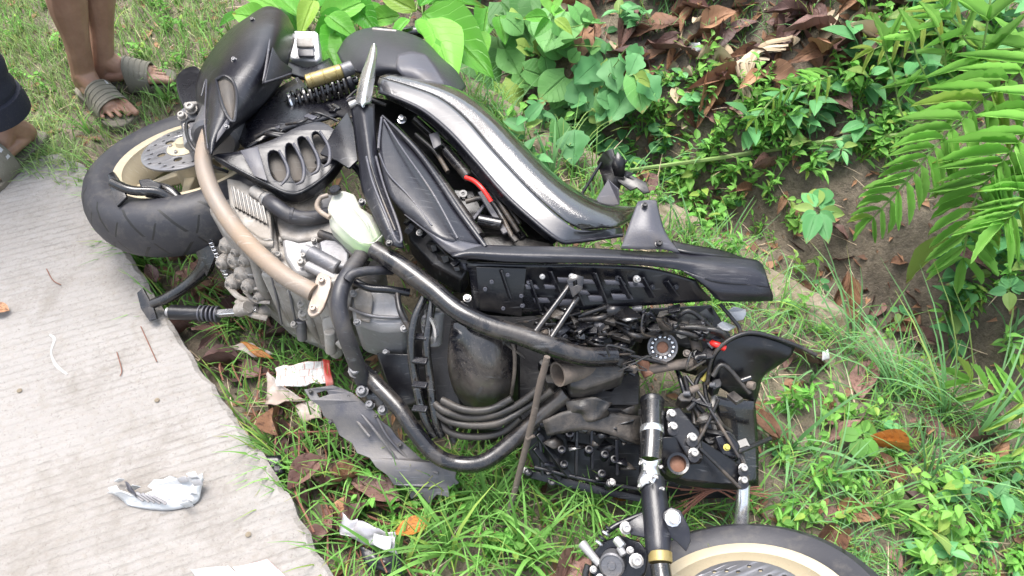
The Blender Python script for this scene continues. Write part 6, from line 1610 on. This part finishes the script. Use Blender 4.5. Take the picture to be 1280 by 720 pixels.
ZONES = [(560, -40, 690, 60, 'at the top edge behind the seat plant'), (690, -40, 820, 60, 'at the top edge above the vines'),
         (640, 60, 720, 250, 'beneath the heart-leaved vine'), (720, 60, 800, 170, 'beneath the lobed-leaf vine'), (720, 170, 790, 250, 'in the ditch beside the torn bracket'),
         (770, 90, 840, 180, 'on the bank right of the lobed-leaf vine'), (840, 90, 900, 180, 'on the bank left of the dead frond'), (900, 90, 960, 180, 'on the bank below the dead frond'),
         (770, 180, 840, 270, 'on the bank just above the torn bracket'), (840, 180, 900, 300, 'at the ditch lip above the floorboard end'), (900, 180, 980, 270, 'at the lip of the bare ditch wall'),
         (960, 90, 1040, 150, 'next to the limp fern frond'), (1040, 90, 1130, 150, 'left of the young upright fern'), (980, 150, 1130, 220, 'beside the long pale stem on the bank'),
         (1060, -40, 1170, 90, 'behind the yellowing frond'), (1170, -40, 1320, 130, 'behind the young upright fern'), (1180, 270, 1300, 370, 'under the tips of the large fern'), (1180, 370, 1300, 470, 'at the foot of the ditch below the large fern'),
         (1130, 590, 1210, 680, 'left side of the leafy corner at bottom right'), (1210, 590, 1310, 680, 'right side of the leafy corner at bottom right'), (1130, 680, 1210, 750, 'at the bottom edge right of the front tyre'), (1210, 680, 1310, 750, 'in the very bottom right corner'),
         (960, 470, 1050, 570, 'right of the black leg shield'), (1050, 470, 1150, 570, 'below the long arching tuft'), (960, 570, 1050, 670, 'just above the front tyre'), (1050, 570, 1150, 670, 'above the right end of the front tyre'),
         (420, 550, 560, 640, 'under the lower end of the fairing panel'), (560, 550, 710, 720, 'around the foot of the stick'), (420, 640, 560, 720, 'around the clear wrapper'),
         (0, -40, 100, 140, 'in the lawn left of the bare shins'), (100, -40, 220, 140, 'in the lawn right of the bare shins'), (220, -40, 310, 140, 'in the lawn beside the muffler cover')]
def weeds(area, n, kinds, sc=(.7, 1.3)):
    for i in range(n):
        x, y = U(area[0], area[2]), U(area[1], area[3])
        g = G(x, y, -.003); k = random.choice(kinds); s = U(*sc); rel = (s - sc[0]) / (sc[1] - sc[0])
        w = place_words(x, y, ZONES)
        sz = 'larger ' if rel > .8 else 'tiny ' if rel < .15 else ''
        if sz == '' and i % 3: w = None
        single(random.choice(WM[k]), g, (U(-.2, .2), U(-.2, .2), U(0, 6.28)), (s, s, s * U(.8, 1.2)), 'weed', w and sz + KW[k] + ' green weed ' + w, 'weed', 'weeds', 'ground_cover')
weeds((770, 95, 960, 265), 84, ['fine', 'small', 'fine', 'lime', 'round'], (.4, 1.4))
weeds((640, 100, 800, 240), 34, ['small', 'broad'])
weeds((930, 90, 1120, 215), 50, ['fine', 'broad', 'small'], (.8, 1.4))
weeds((1060, 10, 1300, 120), 30, ['broad', 'small'], (1, 1.8))
weeds((1140, 600, 1300, 740), 44, ['small', 'lime', 'round', 'broad', 'fine'], (.5, 1.1))
weeds((970, 470, 1140, 660), 26, ['round', 'small', 'fine', 'lime'], (.5, 1.0))
weeds((860, 260, 900, 300), 8, ['small'])
weeds((880, 240, 1200, 430), 8, ['small', 'fine', 'lime'], (.4, .9))
weeds((760, 240, 1000, 400), 26, ['small', 'fine', 'lime'], (.5, 1.0))
weeds((560, -10, 800, 60), 16, ['broad', 'small'])
weeds((430, 560, 700, 700), 20, ['small', 'fine'], (.6, 1))
weeds((10, -10, 300, 130), 40, ['fine', 'small'], (.5, .9))
weeds((1180, 280, 1290, 460), 24, ['broad', 'small', 'fine'], (.8, 1.3))
flush('ground_cover', 'mat of small green weeds covering bank and verge')

# single plants one can name
O1 = [leaf_mesh('oval_leaf', 'ovate', M['weed_cool'], .1, .12, .03, 7, s) for s in range(3)]
def rosette(c, spec, z, meshes, wr_, label, dz=-.01):
    g = G(c[0], c[1] + 20)
    return plant('leafy_plant', g, label, 'plant', [((c[0] + (tx - c[0]) * .12, c[1] + (ty - c[1]) * .12, z), (tx, ty, z + dz), wr_) for tx, ty in spec], meshes, None, True, 'stem', .0016)
rosette((1022, 262), [(990, 258), (1002, 238), (1018, 232), (1035, 230), (1044, 246), (1050, 260), (1046, 278), (1036, 302), (1008, 302), (1000, 276), (1058, 268)], .12, O1, .5, 'plant with a whorl of pointed blue-green leaves over the ditch')
rosette((1262, 362), [(1235, 366), (1248, 350), (1262, 340), (1278, 366), (1262, 388), (1284, 352)], .12, O1, .6, 'five-leaved plant at the right edge below the fern')
rosette((1052, 186), [(1034, 200), (1046, 172), (1060, 206), (1074, 178), (1066, 192), (1040, 188)], .3, O1, .35, 'small star-leaved plant on the bank left of the fern')
rosette((1078, 545), [(1062, 536), (1075, 523), (1094, 530), (1090, 548), (1070, 572), (1095, 570), (1048, 542)], .07, [leaf_mesh('round_leaf', 'round', M['weed'], .05, .1, .03, 6, 3)], .85, 'plant with round leaves right of the black leg shield')
rosette((1090, 400), [(1070, 402), (1084, 392), (1096, 408), (1076, 412)], -.02, O1, .6, 'small seedling on the mud of the ditch')
rosette((1124, 390), [(1112, 384), (1132, 382), (1140, 392), (1120, 404)], 0, O1, .6, 'small three-leaved seedling on the ditch wall')
rosette((1026, 355), [(1014, 350), (1036, 348), (1038, 364), (1020, 370)], -.06, O1, .6, 'small bright seedling in the ditch near the floorboard')
rosette((690, 22), [(652, 20), (706, 6), (716, 40), (670, 44), (690, -10)], .3, B1, .5, 'broad-leaved weed at the top edge behind the vines')

# ---- ferns
random.seed(61)
FL = [leaf_mesh('fern_leaflet', 'strap', M['fern'], .25, (.05, .16, .26, .12)[s], .08, 14, s) for s in range(4)]
FP = [leaf_mesh('pale_leaflet', 'strap', M['fern_pale'], .2, .2, .08, 9, s) for s in range(3)]
def fern(at, label, fronds):
    root = empty('fern', at); tag(root, label, 'fern', 'ferns')
    for pts, n, L0, L1, me_, two in fronds:
        cv = [Vector(c) for c in crom([tuple(V(p)) for p in pts], 12)]
        fr = tube('frond', cv, [.0028] * 2 + [.0024] * (len(cv) - 4) + [.0012] * 2, M['stem'], root, 6, 1)
        for i in range(n):
            t = .06 + .94 * i / (n - 1); k = min(len(cv) - 2, int(t * (len(cv) - 1))); b = cv[k].lerp(cv[k + 1], t * (len(cv) - 1) - k)
            d = (cv[k + 1] - cv[k]).normalized(); view = (CAMV - b).normalized()
            nr = (Vector((0, 0, 1)) * .6 + view).normalized(); s = d.cross(nr).normalized()
            L = (L0 + (L1 - L0) * t) * U(.85, 1.1)
            for sg in two:
                dr = s * sg * U(.85, 1.1) + d * (.55 + .45 * t) + Vector((0, 0, U(-.35, .05)))
                put_leaf('leaflet', random.choice(me_), b, b + dr.normalized() * L, U(.14, .18), fr, nr + Vector((U(-.3, .3), U(-.3, .3), 0)))
        put_leaf('leaflet', me_[0], cv[-1], cv[-1] + (cv[-1] - cv[-2]).normalized() * L1, .2, fr)
    return root
fern(G(1340, 130), 'large bright fern arching down at the right edge', [
    ([(1330, 40, .55), (1277, 87, .54), (1216, 137, .50), (1169, 184, .45), (1133, 227, .38), (1092, 272, .28)], 20, .16, .075, FL, (-1, 1)),
    ([(1340, 110, .55), (1280, 170, .52), (1241, 217, .47), (1216, 258, .40), (1204, 322, .28)], 17, .145, .1, FL, (-1, 1)),
    ([(1360, 190, .5), (1300, 232, .48), (1256, 280, .42)], 10, .14, .1, FL, (-1, 1))])
fern(G(1230, 110), 'young fern with upright blades at the top right', [
    ([(1170, 150, .36), (1132, 150, .38), (1118, 100, .46), (1106, 64, .52)], 3, .1, .1, FL, (1,)),
    ([(1200, 140, .38), (1172, 124, .42), (1150, 80, .5), (1140, 52, .55)], 3, .1, .09, FL, (-1,)),
    ([(1236, 110, .42), (1190, 96, .46), (1176, 50, .55), (1168, 34, .58)], 3, .09, .08, FL, (-1,)),
    ([(1250, 90, .45), (1228, 80, .5), (1234, 30, .6), (1242, -30, .68)], 4, .13, .15, FL, (1, -1)),
    ([(1290, 60, .5), (1220, 60, .52), (1196, 30, .58), (1180, 10, .6)], 5, .1, .08, FL, (-1, 1))])
fern(G(1160, 60), 'yellowing fern frond pointing down-left on the bank', [([(1196, -6, .5), (1160, 26, .46), (1126, 46, .42), (1092, 62, .38)], 7, .09, .06, FP, (-1, 1))])
fern(G(1300, 520), 'low fern poking in at the right edge near the kerb', [([(1330, 520, .1), (1290, 508, .12), (1250, 494, .12), (1214, 478, .1)], 6, .11, .08, FL, (-1, 1))])
fern(G(990, 130), 'small limp fern frond on the bank under the dead leaves', [([(1040, 95, .34), (1010, 104, .34), (975, 116, .3), (945, 148, .24)], 9, .06, .04, FL, (-1, 1))])
pl_ = put_leaf('dry_blade', FP[0], (1190, 300, .22), (1123, 352, .08), .3, None); tag(pl_, 'pale drying fern blade hanging against the ditch wall', 'leaf')

# ---- dead leaves
random.seed(71)
DL = {k: [leaf_mesh('dead_leaf', 'ovate', M[k], U(.1, .6), U(-.3, .4), .12, 8, s + 5) for s in range(4)] for k in ('dead', 'dead_dark', 'dead_orange')}
def dead(x, y, L, kind, label, group=None, az=None, z=None, tilt=.5, wr_=None):
    g = G(x, y, U(.004, .03)) if z is None else P(x, y, z)
    az = U(0, 6.28) if az is None else az
    o = bpy.data.objects.new('dead_leaf', random.choice(DL[kind])); attach(o, None, g)
    o.rotation_euler = (U(-tilt, tilt), U(-tilt, tilt), az); w_ = wr_ or U(.38, .6); o.scale = (L * w_, L, L)
    return tag(o, label, 'dead leaf', group)
DZ = [(560, -60, 660, 130, 'behind the seat plant'), (660, -60, 740, 130, 'above the heart-leaved vine'), (740, -60, 800, 40, 'at the top edge above the lobed-leaf vine'), (740, 40, 820, 130, 'in the drift above the lobed-leaf vine'), (800, -60, 870, 45, 'at the top edge above the silver scrap'), (820, 45, 890, 130, 'in the drift beside the silver scrap'),
      (870, -60, 940, 60, 'at the top edge right of the silver scrap'), (890, 60, 960, 130, 'in the drift at the dead frond'), (940, -60, 1010, 60, 'at the top edge above the dead frond'), (1010, -60, 1080, 130, 'in the drift left of the yellowing frond'), (1080, -60, 1150, 130, 'in the drift behind the yellowing frond'),
      (800, 130, 900, 280, 'among the weeds above the floorboard'), (900, 100, 1050, 280, 'among the weeds at the bare ditch wall'), (990, 280, 1100, 480, 'low in the ditch near the floorboard end'), (1100, 280, 1190, 480, 'in the ditch under the large fern'), (1190, 280, 1290, 480, 'in the ditch at the right edge'),
      (180, 300, 250, 430, 'in the gutter by the centre stand'), (250, 380, 330, 500, 'in the gutter below the foot pedal'), (330, 440, 400, 560, 'in the gutter around the food packet'), (300, 500, 370, 640, 'at the road edge beside the black scrap'), (370, 560, 520, 720, 'in the gutter near the clear wrapper'),
      (950, 480, 1050, 600, 'in the grass right of the leg shield'), (1050, 480, 1160, 600, 'in the grass under the long arching tuft'), (1160, 480, 1270, 600, 'near the tall upright tuft'), (950, 600, 1100, 700, 'in the grass above the front tyre'), (1100, 600, 1270, 700, 'in the leafy bottom right corner')]
DK = {'dead': 'brown', 'dead_dark': 'dark mauve-brown', 'dead_orange': 'orange-brown', 'straw': 'bleached tan'}
DL['straw'] = [leaf_mesh('dead_leaf', 'ovate', M['straw'], U(.2, .7), U(-.3, .4), .14, 8, s + 15) for s in range(3)]
def litter(x, y, L, kinds, L0, L1):
    k = random.choice(kinds); L *= .6 if k == 'straw' else 1; g = G(x, y, U(.004, .03)); w = place_words(x, y, DZ); rel = (L - L0) / (L1 - L0)
    sz = 'large ' if rel > .66 else 'small ' if rel < .25 else ''
    single(random.choice(DL[k]), g, (U(-.6, .6), U(-.6, .6), U(0, 6.28)), (L * U(.36, .6), L, L), 'dead_leaf', w and sz + DK[k] + ' dead leaf ' + w, 'dead leaf', 'dead leaves', 'leaf_drift')
n_ = 0
while n_ < 230:
    x, y = U(590, 1140), U(-30, 118)
    lim_ = 104 if 740 < x < 1000 else 60 if x < 740 else 74
    if y > lim_: continue
    L = U(.06, .17); litter(x, y, L, ('dead', 'dead_dark', 'dead', 'dead_dark', 'dead', 'straw'), .06, .17); n_ += 1
for i in range(34): litter(U(800, 1040), U(100, 260), U(.05, .1), ('dead', 'dead_dark', 'straw'), .05, .1)
for i in range(22): litter(U(990, 1270), U(300, 470), U(.05, .12), ('dead', 'dead_dark'), .05, .12)
for i in range(60):
    t_ = U(0, 1); litter(180 + 240 * t_ + U(5, 90), 330 + 360 * t_ + U(-20, 20), U(.05, .11), ('dead', 'dead_dark', 'dead_dark'), .05, .11)
for i in range(26): litter(U(960, 1250), U(500, 690), U(.04, .09), ('dead', 'dead_dark', 'dead_dark'), .04, .09)
flush('leaf_drift', 'drift of overlapping dead leaves on bank and verge')
dead(536, 652, .075, 'dead_orange', 'orange leaf lying in the grass right of the clear wrapper', None, 2.0, .04, .2, .55)
dead(405, 572, .1, 'dead_dark', 'large dark brown leaf under the fairing panel', None, 2.4, .035, .2, .55)
dead(348, 545, .09, 'dead', 'rust-brown leaf standing at the road edge left of the fairing panel', None, .3, .03, .5)
dead(455, 595, .1, 'dead', 'brown leaf half under the lower end of the fairing panel', None, 1.6, .03, .3)
dead(500, 625, .12, 'dead_dark', 'dark brown leaf between the fairing panel and the clear wrapper', None, 1.2, .025, .3)
dead(975, 548, .1, 'dead', 'pinkish brown leaf just right of the leg shield', None, .5, .05, .4)
dead(1135, 565, .11, 'dead_orange', 'orange-brown leaf in the grass left of the tall tuft', None, 1.4, .03, .2, .3)
dead(1046, 655, .1, 'dead', 'brown leaf in the grass above the front tyre', None, 2.5, .03, .4)
dead(720, 690, .13, 'dead_dark', 'mauve-brown leaf left of the brake caliper', None, 2.7, .03, .3)
dead(12, 388, .055, 'dead', 'dry brown leaf lying alone on the road at the left edge', None, 1.5, SLAB_Z + .01, .1, .6)
dead(195, 354, .07, 'dead_dark', 'dark leaf by the foot of the centre stand', None, .6, .03, .3)
dead(782, 626, .09, 'dead_orange', 'red-brown leaf under the fork leg', None, 1.2, .03, .3)
for pts, lb in (([(1040, 384, -.02), (1046, 358, .02), (1062, 340, .05)], 'left of two curled brown leaf strips on the ditch wall'), ([(1062, 342, .05), (1066, 372, .01), (1064, 398, -.04)], 'right of two curled brown leaf strips on the ditch wall')):
    dd = put_leaf('dead_leaf', DL['dead'][0], pts[0], pts[2], .3, None); tag(dd, lb, 'dead leaf', 'curled leaves on the ditch wall')
# bleached curled palm frond
bf = empty('dead_frond', G(930, 120)); tag(bf, 'bleached curled dead palm frond on the bank', 'dead frond')
for i in range(15):
    t_ = i / 14; x0, y0 = 985 - 40 * t_, 66 + 26 * t_ + U(-8, 8)
    a, b, c = G(x0, y0, .05), G(938 - 20 * t_ + U(-6, 6), 88 + 18 * t_, .07), G(916 + 26 * t_ + U(-10, 10), 150 + U(-16, 10), .03)
    tube('frond_strip', [a, b, c], [.006, .008, .002], M['straw'], bf, 6, 6, flat=.25)
# fallen stems and twigs
def twig(pts, r, label, mat='twig', cat='twig', group=None):
    o = tube('twig', pts, r, M[mat], None, 6, 5); return tag(o, label, cat, group)
twig([G(760, 232, .05), G(900, 215, .06), G(1010, 196, .05), G(1140, 184, .05)], [.005, .007, .008, .006], 'long pale green stem lying across the bank', 'stem')
twig([G(1240, 560, .02), G(1160, 470, .03)], .003, 'thin straw lying on the kerb', 'straw')
random.seed(81)
def tangle(name, runs, label):
    vs_, fs_ = [], []
    for pts, r_ in runs:
        v_, f_ = tube_geo([Vector(c) for c in crom([tuple(p) for p in pts], 4)], r_, 5); k = len(vs_); vs_ += v_; fs_ += [tuple(i_ + k for i_ in q) for q in f_]
    return tag(mobj(name, vs_, fs_, M['twig'], None, sm=60), label, None, None, 'stuff')
runs = []
for i in range(60):
    t_ = U(0, 1); x = 190 + 240 * t_ + U(4, 80); y = 330 + 370 * t_ + U(-20, 20)
    a = G(x, y, .012); an = U(-1.6, .2); L = U(.08, .25); q = a + Vector((math.cos(an) * L, math.sin(an) * L, 0)); q.z = T(q.x, q.y) + U(.01, .05)
    runs.append(([a, a.lerp(q, .5) + Vector((U(-.02, .02), U(-.02, .02), .02)), q], U(.0012, .0025)))
for i in range(12):
    a = (846 + U(-30, 20), 618 + U(-30, 30), .1 + U(-.03, .02)); b = (940 + U(-40, 40), 618 + U(-14, 16), .1)
    runs.append(([V(a), V((a[0] * .5 + b[0] * .5, 612, .125)), V(b)], U(.001, .0022)))
tangle('twig_litter', runs, 'tangle of thin red-brown twigs in the gutter and under the clamp')
runs = []
for i in range(40):
    a = G(U(880, 1240), U(250, 430), .01); runs.append(([a, a + Vector((U(-.03, .03), U(-.03, .03), -.05)), a + Vector((U(-.06, .06), U(-.06, .06), -.12))], U(.0008, .0018)))
tangle('root_hairs', runs, 'thin roots hanging out of the ditch wall')
for pts, lb in (([(176, 408, z + .004), (186, 430, z + .004), (196, 452, z + .004)], 'longest thin twig on the road, below the stand foot'), ([(146, 440, z + .004), (152, 462, z + .004), (150, 470, z + .004)], 'tiny bent twig on the road right of the white mark'), ([(58, 336, z + .004), (66, 350, z + .004), (76, 356, z + .004)], 'tiny twig on the road above the white mark')):
    twig(pts, .0012, lb)
# litter crumbs: uncountable
vs, fs = [], []
random.seed(91)
for i in range(11000):
    x, y = U(-2.4, 3.2), U(.3, 4.4)
    if in_poly(x, y, SLABP): continue
    d = strip_d(x, y)
    if d < 0 and U(0, 1) < .35: continue
    g = Vector((x, y, T(x, y) + U(.0, .008))); az = U(0, 6.28); L = U(.006, .03); w_ = L * U(.15, .5)
    a = Vector((math.cos(az), math.sin(az), U(-.3, .3))); b = Vector((-a.y, a.x, U(-.4, .4))); k = len(vs)
    vs += [g - a * L, g + b * w_, g + a * L, g - b * w_ + Vector((0, 0, .004))]; fs.append((k, k + 1, k + 2, k + 3))
lt = mobj('leaf_litter', vs, fs, M['dead'], None, sm=0, uvs=[(.3, .3)] * len(vs), tint=[float(x) for x in np.repeat(rng.random(len(vs) // 4), 4)], origin=(0, 0, 0))
tag(lt, 'fine crumbs of dead leaves and bark on the soil', None, None, 'stuff')
